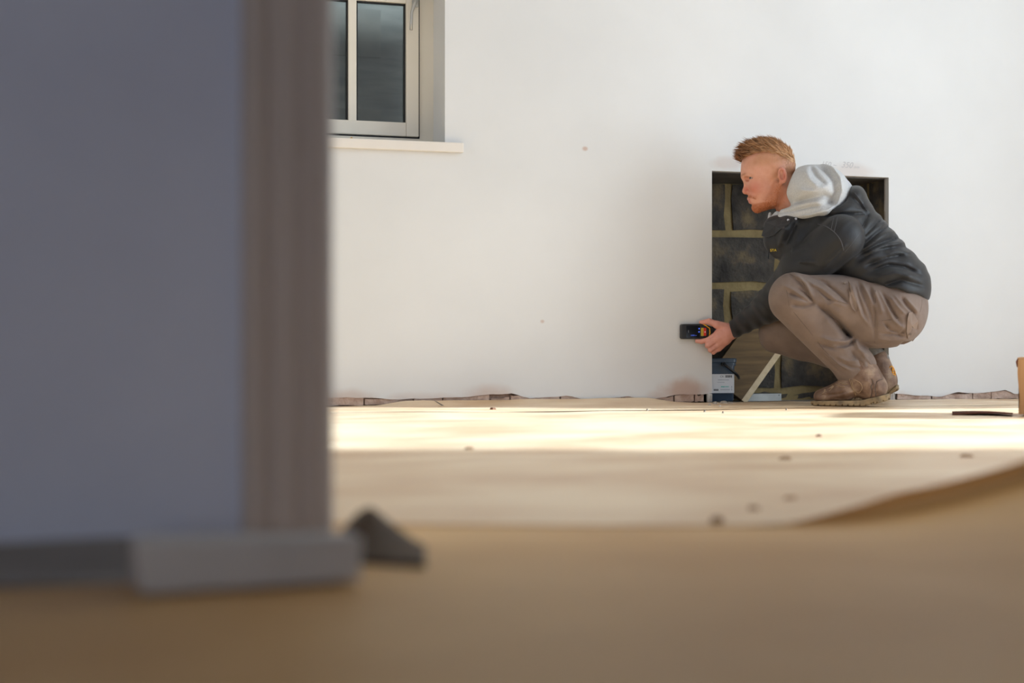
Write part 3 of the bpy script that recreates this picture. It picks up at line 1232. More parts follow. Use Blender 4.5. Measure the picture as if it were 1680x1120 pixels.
def net(f, lo, hi, h):
    ax = [np.arange(lo[i], hi[i] + h, h, dtype=np.float32) for i in range(3)]
    U, V, Wd = ax[0][:, None, None], ax[1][None, :, None], ax[2][None, None, :]
    D = np.broadcast_to(f(U, V, Wd), (len(ax[0]), len(ax[1]), len(ax[2]))).astype(np.float32)
    D = D.copy()
    for sl in (np.s_[0], np.s_[-1]):
        D[sl, :, :] = np.maximum(D[sl, :, :], 0.01)
        D[:, sl, :] = np.maximum(D[:, sl, :], 0.01)
        D[:, :, sl] = np.maximum(D[:, :, sl], 0.01)
    S = D < 0
    cnt = np.zeros(tuple(n - 1 for n in D.shape), np.int8)
    cor = [(i, j, k) for i in (0, 1) for j in (0, 1) for k in (0, 1)]
    nx, ny, nz = cnt.shape
    for i, j, k in cor:
        cnt += S[i:i + nx, j:j + ny, k:k + nz]
    mask = (cnt > 0) & (cnt < 8)
    idx = np.argwhere(mask)
    acc = np.zeros((len(idx), 3))
    num = np.zeros(len(idx))
    for a in cor:
        for ax_ in range(3):
            if a[ax_] == 0:
                b = list(a)
                b[ax_] = 1
                da = D[idx[:, 0] + a[0], idx[:, 1] + a[1], idx[:, 2] + a[2]]
                db = D[idx[:, 0] + b[0], idx[:, 1] + b[1], idx[:, 2] + b[2]]
                cr = (da < 0) != (db < 0)
                t = np.where(cr, da / np.where(cr, da - db, 1), 0)
                p = np.tile(np.array(a, float), (len(idx), 1))
                p[:, ax_] += t
                acc += p * cr[:, None]
                num += cr
    pos = idx + acc / num[:, None]
    verts = np.array(lo) + pos * h
    ids = np.full(mask.shape, -1, np.int64)
    ids[mask] = np.arange(len(idx))
    quads = []
    for ax_ in range(3):
        o1, o2 = (ax_ + 1) % 3, (ax_ + 2) % 3
        s0 = [slice(None)] * 3
        s1 = [slice(None)] * 3
        s0[ax_] = slice(0, -1)
        s1[ax_] = slice(1, None)
        A, B = S[tuple(s0)], S[tuple(s1)]
        e = np.argwhere(A != B)
        ok = (e[:, o1] > 0) & (e[:, o2] > 0) & (e[:, o1] < mask.shape[o1]) & (e[:, o2] < mask.shape[o2])
        e = e[ok]
        ins = A[e[:, 0], e[:, 1], e[:, 2]]

        def g(d1, d2):
            q = e.copy()
            q[:, o1] -= d1
            q[:, o2] -= d2
            return ids[q[:, 0], q[:, 1], q[:, 2]]
        Q = np.stack([g(1, 1), g(0, 1), g(0, 0), g(1, 0)], 1)
        Q = np.where(ins[:, None], Q, Q[:, ::-1])
        quads.append(Q)
    Q = np.concatenate(quads)
    return verts, Q


def meshify(name, parts, material, parent, colf=None, mats=None):
    """parts: list of (verts, quads) in man space -> one object"""
    V, Q, n = [], [], 0
    for v, q in parts:
        V.append(v)
        Q.append(q + n)
        n += len(v)
    V, Q = np.concatenate(V), np.concatenate(Q)
    me = bpy.data.meshes.new(name)
    Wv = to_world(V)
    me.vertices.add(len(V))
    me.vertices.foreach_set('co', Wv.astype(np.float32).ravel())
    me.loops.add(len(Q) * 4)
    me.loops.foreach_set('vertex_index', Q.astype(np.int32).ravel())
    me.polygons.add(len(Q))
    me.polygons.foreach_set('loop_start', np.arange(0, len(Q) * 4, 4, dtype=np.int32))
    me.polygons.foreach_set('loop_total', np.full(len(Q), 4, dtype=np.int32))
    me.update(calc_edges=True)
    me.validate()
    if colf is not None:
        c = np.ones((len(V), 4), np.float32)
        c[:, :3] = colf(V[:, 0], V[:, 1], V[:, 2])
        at_ = me.color_attributes.new('tint', 'FLOAT_COLOR', 'POINT')
        at_.data.foreach_set('color', c.ravel())
    return mobj(name, me, material, parent, smooth=True)


def front(f, u, v, w0=-140.0, w1=60.0, n=800):
    """w of the nearest surface of f along the viewer's line at (u, v)"""
    ws = np.linspace(w0, w1, n).reshape(1, 1, -1)
    d = np.broadcast_to(f(np.array([[[float(u)]]]), np.array([[[float(v)]]]), ws), ws.shape).ravel()
    i = np.argmax(d < 0)
    return float(ws.ravel()[i]) if d[i] < 0 else 0.0


def lc(c):
    return np.array(lin(c))


man = empty('person', (PC.x, PC.y, 0.0), 'crouching person in black jacket and brown work trousers holding a detector to the wall', 'person')

M['skin'] = mat('skin', (255, 255, 255), (250, 244, 240), rough=0.5, scale=60, attr='tint', bump=0.05, bscale=300, spec=0.4)
M['skin'].node_tree.nodes['Principled BSDF'].inputs['Subsurface Weight'].default_value = 0.08
M['skin'].node_tree.nodes['Principled BSDF'].inputs['Subsurface Radius'].default_value = (0.01, 0.004, 0.002)
M['hair'] = mat('ginger_hair', (255, 255, 255), (240, 230, 220), rough=0.5, scale=90, attr='tint', spec=0.4)
M['jacket'] = mat('black_softshell', (22, 22, 25), (17, 17, 20), rough=0.52, scale=9, bump=0.12, bscale=26, sheen=0.12, spec=0.4)
M['hoodie'] = mat('grey_marl', (196, 196, 195), (182, 182, 182), rough=0.9, scale=220, bump=0.08, bscale=500)
M['tshirt'] = mat('white_tshirt', (228, 224, 220), rough=0.9)
M['trousers'] = mat('taupe_canvas', (124, 106, 95), (110, 93, 83), rough=0.85, scale=12, bump=0.2, bscale=45, sheen=0.1)
M['stitch'] = mat('dark_stitch', (86, 73, 65), rough=0.9)
M['flap'] = mat('taupe_flap', (140, 121, 108), (126, 108, 96), rough=0.85, scale=20)
M['leather'] = mat('brown_leather', (98, 74, 58), (146, 122, 100), rough=0.7, scale=26, bump=0.25, bscale=90, c3=(118, 92, 75), detail=8)
M['leather_pale'] = mat('scuffed_leather', (160, 136, 108), (140, 114, 90), rough=0.8, scale=30)
M['sole'] = mat('tan_rubber', (158, 134, 98), (112, 96, 74), rough=0.8, scale=40)
M['lace'] = mat('tan_lace', (154, 128, 100), rough=0.8)
M['logo'] = mat('orange_patch', (232, 160, 40), rough=0.6)
M['yellow'] = mat('yellow_thread', (236, 200, 40), rough=0.6)
M['piping'] = mat('grey_piping', (74, 74, 79), rough=0.7)
M['snap'] = mat('metal_snap', (170, 170, 170), rough=0.35, metal=0.8)
M['button'] = mat('dull_button', (120, 106, 96), rough=0.5)

# where the holding wrist must be (just off the wall)
WR = from_world(at(1199, 541, W - 0.055))
KN = from_world(at(1178, 551, W - 0.045))

# ---------------------------------------------------------------- jacket
J_FOLD = [([(1397, 414), (1425, 385), (1448, 360)], -5, 4), ([(1404, 408), (1436, 378), (1456, 364)], 3.5, 5), ([(1400, 421), (1440, 387), (1463, 370)], -5, 4),
          ([(1410, 420), (1446, 392), (1470, 380)], 3.5, 5), ([(1402, 426), (1440, 406), (1480, 391)], -6, 4), ([(1415, 424), (1450, 408), (1488, 400)], 4, 5),
          ([(1405, 433), (1440, 415), (1492, 406)], -4.5, 4), ([(1415, 442), (1452, 428), (1482, 422)], -6, 4.5), ([(1430, 436), (1465, 420), (1497, 418)], 3.5, 5),
          ([(1420, 452), (1455, 440), (1480, 443), (1508, 455)], -6, 4), ([(1430, 462), (1465, 452), (1500, 462)], 3.5, 6), ([(1440, 474), (1475, 464), (1515, 474)], -4, 4),
          ([(1406, 392), (1416, 372), (1424, 354)], -4, 4), ([(1345, 361), (1390, 359), (1423, 355)], -7, 4), ([(1392, 324), (1408, 338), (1420, 354)], -4, 3),
          ([(1350, 446), (1372, 425), (1392, 405)], 3, 4), ([(1342, 440), (1365, 418), (1385, 402)], -3, 3.5), ([(1362, 450), (1380, 430), (1396, 412)], -3.5, 3.5),
          ([(1290, 405), (1300, 385), (1308, 368)], -4, 4), ([(1278, 410), (1284, 390), (1292, 374)], 4, 5), ([(1288, 436), (1312, 424), (1336, 420)], -2.5, 4),
          ([(1286, 442), (1318, 434), (1345, 436)], 2.5, 4), ([(1297, 418), (1316, 410), (1330, 408)], 2, 4)]


def arm(U, V, Wd):
    d = rc(U, V, Wd, (1380, 396, -70), (1318, 441, -48), 38, 36)
    d = sm(d, rc(U, V, Wd, (1318, 440, -48), (1262, 498, 18), 34, 27), 12)
    return sm(d, rc(U, V, Wd, (1262, 500, 18), (WR[0] + 2, WR[1] + 1, WR[2] - 2), 27, 14.5), 10)


def torso(U, V, Wd):
    d = rc(U, V, Wd, (1375, 384, 0), (1462, 470, 0), 71, 61, 1.18)
    d = sm(d, rc(U, V, Wd, (1424, 440, 0), (1466, 474, 0), 54, 58, 1.46), 10)
    d = sm(d, rc(U, V, Wd, (1296, 383, -18), (1318, 425, -20), 34, 36, 1.5), 20)
    d = sm(d, rc(U, V, Wd, (1296, 383, 22), (1318, 425, 22), 34, 36, 1.5), 20)
    d = sm(d, el(U, V, Wd, (1398, 330, 0), (24, 26, 52), 45), 14)           # stand of the jacket hood behind the grey hood
    d = sm(d, rc(U, V, Wd, (1270, 372, -30), (1272, 402, -34), 17, 15), 10)    # open front edge, near side
    d = sm(d, rc(U, V, Wd, (1268, 395, -36), (1290, 436, -40), 14, 10), 10)
    return d


def far_arm(U, V, Wd):
    d = rc(U, V, Wd, (1372, 388, 74), (1350, 452, 92), 40, 34)
    return sm(d, rc(U, V, Wd, (1350, 452, 92), (1322, 492, 88), 32, 20), 10)


def jacket(U, V, Wd, fold=True):
    d = sm(torso(U, V, Wd), arm(U, V, Wd), 3.5)
    d = sm(d, far_arm(U, V, Wd), 10)
    if fold:
        near = 1 / (1 + np.exp(np.clip((Wd + 10) / 12, -30, 30)))
        far_ = 1 - near
        lim = np.clip((U - 1284) / 14, 0, 1)
        d = d - 1.15 * folds(U, V, J_FOLD) * (near + 0.6 * far_) * np.maximum(lim, (V < 425))
        d = d - 0.9 * np.sin((U + 0.8 * V) * 0.19 + 1.4 * np.sin(V * 0.07)) * np.clip((480 - V) / 60, 0, 1) * (U > 1300)
        # sleeve rumples across the forearm
        d = d - 1.3 * np.sin((U * 0.8 - V * 0.6) * 0.33) * (U < 1270) * (V > 470)
    # hem and the hollow underneath
    hem = V - (456 + (U - 1385) * 0.272 + 1.2 * np.sin(U * 0.2))
    hemcut = np.where((U > 1350), hem, np.where(V > 452, -(V - 452) * 0 - 5, -5))
    body_only = np.maximum(torso(U, V, Wd), hem) if False else None
    return d, hem


def jacket_f(U, V, Wd):
    d, hem = jacket(U, V, Wd)
    a = sm(arm(U, V, Wd), far_arm(U, V, Wd), 5)
    d2 = sx(d, hem, 3.0)                      # torso cut at the hem
    neck = el(U, V, Wd, (1338, 315, 0), (60, 45, 125), 14)
    d2 = sx(d2, -neck, 4)
    # below the hem only the sleeves go on
    am = a - 1.0 * np.sin((U * 0.8 - V * 0.6) * 0.33) * (V > 470)
    am = np.maximum(am, WR[0] + 1.5 - U + (V - WR[1]) * 0.28)      # cuff end
    return np.minimum(d2, am)


jv = net(jacket_f, (1180, 296, -132), (1534, 572, 136), 2.0)
jk = meshify('jacket', [jv], M['jacket'], man)
tag(jk, 'black softshell jacket')


def on(f, u, v, off=0.0, **k):
    return pw(u, v, front(f, u, v, **k) - off)


def seam(f, pts, r, name, material, parent, n=24, off=0.0):
    P = []
    for i in range(n + 1):
        t = i / n * (len(pts) - 1)
        k = min(int(t), len(pts) - 2)
        s = t - k
        p0, p1, p2, p3 = pts[max(k - 1, 0)], pts[k], pts[k + 1], pts[min(k + 2, len(pts) - 1)]
        q = [0.5 * (2 * p1[c] + (p2[c] - p0[c]) * s + (2 * p0[c] - 5 * p1[c] + 4 * p2[c] - p3[c]) * s * s + (3 * p1[c] - p0[c] - 3 * p2[c] + p3[c]) * s ** 3) for c in (0, 1)]
        P.append((q[0], q[1], front(f, q[0], q[1])))
    ws = [p[2] for p in P]
    ws = [sum(ws[max(0, i - 1):i + 2]) / len(ws[max(0, i - 1):i + 2]) for i in range(len(ws))]
    b = MB()
    b.tube([pw(p[0], p[1], w_ - off) for p, w_ in zip(P, ws)], r, 5)
    return b.build(name, material, parent, smooth=True)


seam(jacket_f, [(1343, 373), (1358, 380), (1372, 392), (1380, 404), (1384, 418)], 0.0018, 'seam_piping', M['piping'], jk)
seam(jacket_f, [(1369, 364), (1366, 376), (1364, 386)], 0.0012, 'seam_piping', M['piping'], jk)
seam(jacket_f, [(1374, 364), (1372, 376), (1369, 389)], 0.0012, 'seam_piping', M['piping'], jk)
seam(jacket_f, [(1402, 322), (1412, 336), (1422, 352)], 0.0012, 'seam_piping', M['piping'], jk)
seam(jacket_f, [(1423, 356), (1412, 385), (1398, 406), (1386, 420)], 0.0010, 'seam_piping', M['piping'], jk)
for (u, v) in ((1294.5, 364.5), (1307, 362.5)):
    c = on(jacket_f, u, v)
    b = MB()
    b.tube([c + e_w * 0.004, c - e_w * 0.003], 0.0045, 10)
    s = b.build('snap', M['snap'], jk, smooth=False)
lw = on(jacket_f, 1269, 412)
text('STA', 0.0135, pw(1270, 412.5, front(jacket_f, 1269, 412) - 3.0), e_u, Vector((0, 0, 1)), M['yellow'], 'lettering', jk)
# collar corner folded out at the open front
poly = [(1256, 366), (1276, 362), (1300, 361), (1296, 372), (1282, 380), (1272, 388), (1262, 391), (1250, 388)]
wv = [min(front(jacket_f, u, v) or -40, -30) - 3.5 for u, v in poly]
n = len(poly)
vs = [pw(u, v, w_) for (u, v), w_ in zip(poly, wv)] + [pw(u, v, w_ + 5) for (u, v), w_ in zip(poly, wv)]
vs.append(pw(1274, 374, sum(wv) / n - 5))
MB().add(vs, [(i, (i + 1) % n, 2 * n) for i in range(n)] + [(i, n + i, n + (i + 1) % n, (i + 1) % n) for i in range(n)] + [tuple(range(n, 2 * n))[::-1]]).build('collar', M['jacket'], jk)
# zip edge and pull at the open front
seam(jacket_f, [(1256, 372), (1253.5, 384), (1256, 398), (1263, 414), (1272, 430)], 0.0022, 'zip', M['piping'], jk) if False else None
b = MB()
b.tube([pw(1262, 414, -42), pw(1261.5, 420, -44), pw(1261.5, 426, -44)], [0.002, 0.003, 0.0035], 6)
b.build('zip_pull', M['tub_black'], jk)

# ---------------------------------------------------------------- hood and hoodie
H_FOLD = [([(1345, 267), (1366, 279), (1379, 298), (1382, 320), (1375, 341), (1358, 353), (1330, 358), (1290, 360)], 6.5, 4.2),
          ([(1338, 274), (1356, 288), (1368, 305), (1371, 322), (1364, 336), (1346, 345)], -8, 5.5),
          ([(1385, 288), (1392, 305), (1392, 325), (1384, 345)], -2.5, 4),
          ([(1330, 276), (1340, 296), (1356, 312)], -7, 4.5), ([(1322, 282), (1330, 302), (1346, 318)], 5, 6), ([(1308, 318), (1335, 322), (1362, 312)], 6, 5),
          ([(1303, 336), (1328, 331), (1352, 327), (1368, 332)], -7, 4.5), ([(1306, 330), (1330, 326), (1352, 321)], 2, 4),
          ([(1277, 351), (1300, 350), (1330, 345), (1352, 344)], -4, 2.2), ([(1298, 343), (1325, 339), (1350, 339)], 3, 5)]


def hood(U, V, Wd):
    d = el(U, V, Wd, (1342, 316, 0), (61, 46, 80), 14)
    d = sm(d, rc(U, V, Wd, (1286, 353, -34), (1350, 345, -60), 9, 15, 1.2), 10)
    d = sm(d, rc(U, V, Wd, (1286, 353, 34), (1350, 345, 60), 9, 15, 1.2), 10)
    d = d - folds(U, V, H_FOLD)
    for s in (1, -1):
        d = sm(d, rc(U, V, Wd, (1350, 353, -56 * s), (1284, 358, -40 * s), 5.5, 5.0), 4)
        d = sm(d, rc(U, V, Wd, (1284, 358, -40 * s), (1263, 362, -16 * s), 5.0, 4), 4)
    # hole for the neck and head: a cone rising to the upper left
    hole = rc(U, V, Wd, (1246, 292, 0), (1306, 338, 0), 55, 30)
    d = sx(d, -hole, 3)
    cut = (V - 268) * 0.906 + (1309 - U) * 0.0 - (1309 - U) * 0.36         # keeps cloth behind the nape line
    line = (1310 - U) - (V - 266) * 0.40
    d = sx(d, line, 4)
    # front stand of the hoodie neck
    for s in (1, -1):
        d = sm(d, rc(U, V, Wd, (1275, 352, -22 * s), (1262, 363, -17 * s), 6, 4.5), 6)
        d = sm(d, rc(U, V, Wd, (1262.5, 349, -13 * s), (1261, 364, -15 * s), 2.6, 3.6), 3)
    return sm(d, rc(U, V, Wd, (1263, 363, -15), (1262, 366, 15), 4, 4), 4)


hv = net(hood, (1246, 256, -86), (1416, 376, 86), 1.5)
hd = meshify('hoodie', [hv], M['hoodie'], man)
tag(hd, 'grey marl hood lying on the shoulders')
b = MB()
b.tube([pw(1258.5, 347, -12), pw(1258.8, 355, -14), pw(1259.5, 364, -16)], 0.0016, 5)
b.build('drawstring', M['piping'], hd)
seam(hood, [(1316, 357.5), (1338, 357), (1358, 353), (1372, 343), (1379, 326), (1378, 306), (1370, 290)], 0.0008, 'hem_stitch', M['ink_pale'], hd)


# t-shirt showing at the throat
def tee(U, V, Wd):
    return rc(U, V, Wd, (1270, 358, 0), (1267, 368, 0), 5, 5, 2.4) + 0 * U


meshify('shirt', [net(tee, (1255, 340, -24), (1285, 370, 24), 1.5)], M['tshirt'], man)

# ---------------------------------------------------------------- trousers
T_FOLD = [([(1296, 452), (1318, 470), (1330, 490), (1338, 502)], -3, 2.5), ([(1303, 451), (1324, 468), (1337, 490)], 3, 3), ([(1322, 462), (1350, 478), (1372, 495), (1390, 502)], 3, 3),
          ([(1326, 456), (1356, 468), (1380, 490), (1392, 500)], -4, 3), ([(1332, 470), (1352, 488), (1366, 497)], -3, 2.5), ([(1286, 470), (1305, 480), (1328, 496)], 3, 3),
          ([(1297, 483), (1312, 490), (1332, 500)], -4, 2.5), ([(1300, 503), (1320, 505), (1340, 500)], -4, 2.8), ([(1296, 492), (1316, 497), (1332, 502)], 2, 3),
          ([(1340, 501), (1356, 512), (1374, 528), (1388, 548), (1396, 556)], -9, 4.5), ([(1352, 520), (1370, 540), (1382, 556)], 3, 8),
          ([(1344, 553), (1366, 560), (1386, 561), (1400, 556)], 4, 3), ([(1340, 562), (1366, 570), (1392, 566), (1402, 558)], -5, 3.5),
          ([(1402, 556), (1408, 572), (1424, 584)], 5, 4), ([(1394, 574), (1406, 588), (1416, 600)], -4, 3.5), ([(1352, 578), (1374, 596), (1394, 606)], 3, 3), ([(1347, 576), (1366, 596), (1380, 610)], -3, 3),
          ([(1420, 590), (1428, 600), (1432, 608)], -3, 3),
          # fan at the knee pit, fine creases
          ([(1312, 456), (1326, 474), (1336, 496)], 2.2, 1.9), ([(1334, 458), (1362, 472), (1384, 494)], 2.2, 2.0), ([(1344, 462), (1368, 478), (1390, 498)], -2.2, 2.0),
          ([(1310, 474), (1324, 484), (1336, 497)], -2.4, 2.0), ([(1304, 488), (1320, 494), (1334, 500)], 2.2, 2.0), ([(1330, 466), (1346, 484), (1356, 496)], 2.2, 2.0),
          ([(1352, 508), (1368, 500), (1388, 506)], 2.0, 2.0), ([(1396, 470), (1402, 492), (1412, 520), (1424, 536)], 2.4, 2.2), ([(1401, 468), (1408, 494), (1420, 526)], -2.4, 2.0),
          ([(1437, 478), (1450, 502), (1462, 528), (1478, 542)], 2.4, 2.2), ([(1442, 480), (1456, 506), (1470, 530)], -2.6, 2.0), ([(1462, 486), (1478, 506), (1496, 522)], 2.4, 2.2),
          ([(1444, 534), (1460, 546), (1480, 549)], 2.2, 2.0), ([(1436, 556), (1460, 560), (1490, 556)], 1.8, 2.4), ([(1410, 560), (1440, 566), (1480, 562)], -1.5, 2.4),
          ([(1360, 566), (1384, 572), (1400, 566)], 2.2, 2.2), ([(1372, 584), (1392, 592), (1412, 590)], 2.0, 2.4), ([(1376, 592), (1398, 602), (1420, 602)], -2.0, 2.2),
          ([(1412, 578), (1422, 590), (1430, 602)], 2.2, 2.2),
          # thigh
          ([(1405, 462), (1416, 490), (1428, 520), (1432, 540)], -3.5, 3), ([(1412, 466), (1424, 490), (1436, 512)], 3, 3), ([(1424, 470), (1430, 495), (1434, 530), (1434, 560)], -3, 2.5),
          ([(1430, 475), (1440, 500), (1446, 520)], 3, 3.5), ([(1448, 490), (1462, 515), (1476, 538)], -3, 3), ([(1455, 488), (1470, 508), (1482, 520)], 3, 3),
          ([(1447, 530), (1456, 542), (1472, 548), (1482, 544)], -5, 3), ([(1440, 548), (1462, 549), (1480, 552)], -3, 2.5), ([(1462, 520), (1472, 534), (1480, 540)], 3, 3),
          ([(1474, 490), (1484, 506), (1498, 520)], -4, 3), ([(1480, 492), (1492, 504), (1502, 516)], 3, 3), ([(1488, 515), (1496, 530), (1500, 545)], -3, 3)]


def trousers(U, V, Wd):
    d = rc(U, V, Wd, (1459, 513, -36), (1307, 490, -70), 54, 41)                     # near thigh
    d = sm(d, el(U, V, Wd, (1442, 526, -44), (66, 45, 42), -6), 10)
    d = sm(d, el(U, V, Wd, (1466, 513, 0), (54, 54, 70)), 14)
    d = sm(d, el(U, V, Wd, (1476, 498, 0), (43, 42, 62)), 10)
    sh = rc(U, V, Wd, (1304, 492, -70), (1402, 604, -50), 41, 29)                   # near shin
    sh = sm(sh, el(U, V, Wd, (1408, 592, -50), (27, 24, 29), 40), 10)
    sh = sm(sh, rc(U, V, Wd, (1398, 606, -52), (1412, 606, -52), 27, 25), 8)
    d = sm(d, sh, 5)
    ft = rc(U, V, Wd, (1450, 520, 38), (1282, 540, 66), 52, 36)
    ft = sm(ft, rc(U, V, Wd, (1274, 546, 68), (1420, 592, 52), 35, 27), 8)
    d = sm(d, ft, 8)
    near = 1 / (1 + np.exp(np.clip((Wd + 40) / 10, -30, 30)))
    d = d - 1.25 * folds(U, V, T_FOLD) * near
    d = d - 1.0 * np.sin((U - V * 0.6) * 0.16 + 1.5 * np.sin(V * 0.09)) * (Wd > 20)
    # waist and cuffs
    d = sx(d, -(V - 452 - (1500 - U) * 0.02 + 60 * (U < 1400)), 3)
    cn = (U - 1402) * 0.62 + (V - 606) * 0.80 - 13 - 1.5 * np.sin(U * 0.25)                                    # near cuff plane
    d = np.where(Wd < -2, sx(d, np.where((U > 1350) & (V > 560), cn, -50), 2), d)
    cf = (U - 1436) * 0.95 + (V - 594) * 0.3
    d = np.where((Wd >= -2) & (V > 566) & (U > 1380), sx(d, cf, 2), d)
    return d


tv = net(trousers, (1232, 440, -124), (1530, 634, 112), 1.45)
ts = meshify('trousers', [tv], M['trousers'], man)
tag(ts, 'taupe work trousers with cargo pockets')


def patch(f, poly, th, name, material, parent, off=1.2):
    """small flap: polygon in (u, v) laid on the surface of f, with thickness"""
    P = [pw(u, v, front(f, u, v) - off) for u, v in poly]
    b = MB()
    b.prism(P, e_w * th)
    return b.build(name, material, parent, bevel=0.0008, seg=1)


for poly in ([(1382.5, 452), (1387, 456), (1394, 470), (1399, 482), (1405.5, 503), (1404, 516), (1397, 508), (1393, 496), (1392, 478)],
             [(1486, 516), (1492, 514), (1501, 528), (1504, 548), (1496, 560), (1486, 556), (1483, 545), (1484, 525)]):
    cu = sum(p[0] for p in poly) / len(poly)
    cv = sum(p[1] for p in poly) / len(poly)
    wv = [front(trousers, u, v) - 2.0 for u, v in poly]
    wc = front(trousers, cu, cv) - 4.0
    n = len(poly)
    vs = [pw(u, v, w_ - 1.5) for (u, v), w_ in zip(poly, wv)] + [pw(cu, cv, wc)] + [pw(u, v, w_ + 3.0) for (u, v), w_ in zip(poly, wv)]
    fs = [(i, (i + 1) % n, n) for i in range(n)] + [(i, n + 1 + i, n + 1 + (i + 1) % n, (i + 1) % n) for i in range(n)]
    fp = MB().add(vs, fs).build('pocket_flap', M['flap'], ts)
for (u, v) in ((1386, 468), (1489, 549)):
    c = on(trousers, u, v, 4)
    b = MB()
    b.tube([c + e_w * 0.006, c - e_w * 0.002], 0.0042, 8)
    b.build('button', M['button'], ts)
for pts in ([(1300, 508), (1318, 530), (1336, 552), (1352, 574)], [(1294, 480), (1296, 492), (1298, 505)], [(1356, 494), (1372, 497), (1390, 502)],
            [(1434, 480), (1434, 510), (1433, 540), (1433, 563)], [(1440, 528), (1462, 526), (1482, 520)], [(1508, 494), (1507, 504), (1504, 515)],
            [(1298, 453), (1316, 464), (1330, 484), (1336, 500)], [(1350, 570), (1368, 590), (1388, 606)]):
    seam(trousers, pts, 0.0008, 'seam', M['stitch'], ts, n=14)

# ---------------------------------------------------------------- boots


def polyext(U, V, pts, r):
    d = None
    for a, b in zip(pts, pts[1:]):
        dx, dy = b[0] - a[0], b[1] - a[1]
        t = np.clip(((U - a[0]) * dx + (V - a[1]) * dy) / (dx * dx + dy * dy), 0, 1)
        q = np.sqrt((U - a[0] - t * dx) ** 2 + (V - a[1] - t * dy) ** 2) - r
        d = q if d is None else np.minimum(d, q)
    return d


VF = HY + H / SV - 3.4           # floor height in v units, a little up for the paper


def boot_near(U, V, Wd):
    w0 = -56.0
    d = rc(U, V, Wd, (1347, VF - 14, w0), (1384, 639, w0), 11.5, 17, 1.45)
    d = sm(d, rc(U, V, Wd, (1384, 639, w0), (1414, 618, w0), 17, 24, 1.0), 8)
    d = sm(d, rc(U, V, Wd, (1414, 622, w0), (1410, 596, w0), 24, 22), 8)
    d = sm(d, el(U, V, Wd, (1428, 633, w0), (25, 24, 19), 20), 8)
    d = sm(d, rc(U, V, Wd, (1424, 612, w0), (1432, 634, w0), 18, 19), 8)
    bott = polyv(U, [(1330, VF - 6), (1412, VF - 8), (1456, 644), (1470, 639)])
    d = sx(d, V - bott, 2)
    d = d - folds(U, V, [([(1343, 644), (1356, 646), (1376, 644), (1388, 640)], -2.0, 2.0), ([(1352, 638), (1358, 644), (1354, 652)], -1.2, 1.5),
                         ([(1428, 619), (1430, 632), (1427, 650)], -1.6, 1.4), ([(1436, 620), (1434, 634), (1436, 648)], -1.3, 1.4), ([(1378, 646), (1398, 640), (1420, 636)], 1.5, 3),
                         ([(1365, 650), (1385, 651), (1400, 645)], -1.2, 2)])
    return d


def polyv(U, pts):
    xs_ = np.array([p[0] for p in pts], float)
    ys_ = np.array([p[1] for p in pts], float)
    return np.interp(U, xs_, ys_)


def sole_near(U, V, Wd):
    w0 = -56.0
    top = polyv(U, [(1330, VF - 7), (1412, VF - 9), (1456, 643), (1470, 638)])
    botm = polyv(U, [(1330, VF - 2), (1336, VF), (1420, VF), (1428, VF - 3), (1431, VF - 6.5), (1433, VF - 3), (1458, 652.5), (1470, 648)])
    half = polyv(U, [(1329, 6), (1336, 16), (1355, 22), (1385, 22), (1410, 17), (1440, 18), (1452, 14), (1458, 6)])
    d = np.maximum(np.maximum(top - V, V - botm), np.abs(Wd - w0) - half)
    d = np.maximum(d, np.maximum(1331 - U, U - 1458))
    tread = (np.abs(((U - 1330) / 9.3) % 1.0 - 0.5) < 0.11) & (V > botm - 2.5) & (np.abs(Wd - w0) > half - 4)
    return np.where(tread, np.maximum(d, 0.6), d)


boot = meshify('boot', [net(boot_near, (1325, 575, -84), (1465, 668, -28), 1.3)], M['leather'], man)
tag(boot, 'scuffed brown leather work boot, nearer the viewer')
meshify('sole', [net(sole_near, (1326, 632, -84), (1464, 668, -28), 1.0)], M['sole'], boot)
patch(boot_near, [(1336, 649), (1338, 644), (1353, 636.5), (1356, 637), (1352, 643), (1342, 647)], 0.003, 'toe_patch', M['leather_pale'], boot, 0.6)
patch(boot_near, [(1354, 641), (1358, 636), (1367, 630), (1369, 632), (1362, 639)], 0.003, 'toe_patch', M['leather_pale'], boot, 0.6)
for pts in ([(1393, 620), (1397, 632), (1403, 645), (1405, 655)], [(1396, 622), (1400, 636), (1404, 650)], [(1401, 621), (1410, 626), (1413, 634), (1408, 642), (1401, 638)],
            [(1371, 628), (1379, 632), (1386, 633)], [(1376, 624), (1384, 628), (1390, 628)]):
    seam(boot_near, pts, 0.0015, 'lace', M['lace'], boot, n=14, off=0.9)
seam(boot_near, [(1428, 619), (1430.5, 626), (1427, 632), (1429, 640), (1426.5, 650)], 0.0014, 'stitching', M['stitch'], boot, off=0.3)
seam(boot_near, [(1446, 620), (1437, 624), (1434, 634), (1435, 647)], 0.0014, 'stitching', M['stitch'], boot, off=0.3)


def boot_far(U, V, Wd):
    w0 = 44.0
    d = rc(U, V, Wd, (1440, 592, w0), (1452, 622, w0), 20, 21)
    d = sm(d, el(U, V, Wd, (1450, 630, w0), (23, 20, 18), 40), 8)
    d = sm(d, rc(U, V, Wd, (1440, 634, w0), (1396, VF - 12, w0), 18, 11, 1.4), 8)
    n = (U - 1476) * 0.43 + (V - 634) * 0.90 - 6
    n = np.maximum(n, V - (VF - 7))
    return sx(d, n, 2)


def sole_far(U, V, Wd):
    w0 = 44.0
    d = rc(U, V, Wd, (1470, 636, w0), (1440, 650, w0), 6.5, 7, 2.6)
    d = np.minimum(d, rc(U, V, Wd, (1436, VF - 6, w0), (1388, VF - 6, w0), 6, 6, 3.2))
    tread = (np.abs(((U + V) / 9.0) % 1.0 - 0.5) < 0.12)
    return np.where(tread, d + 1.0, d)


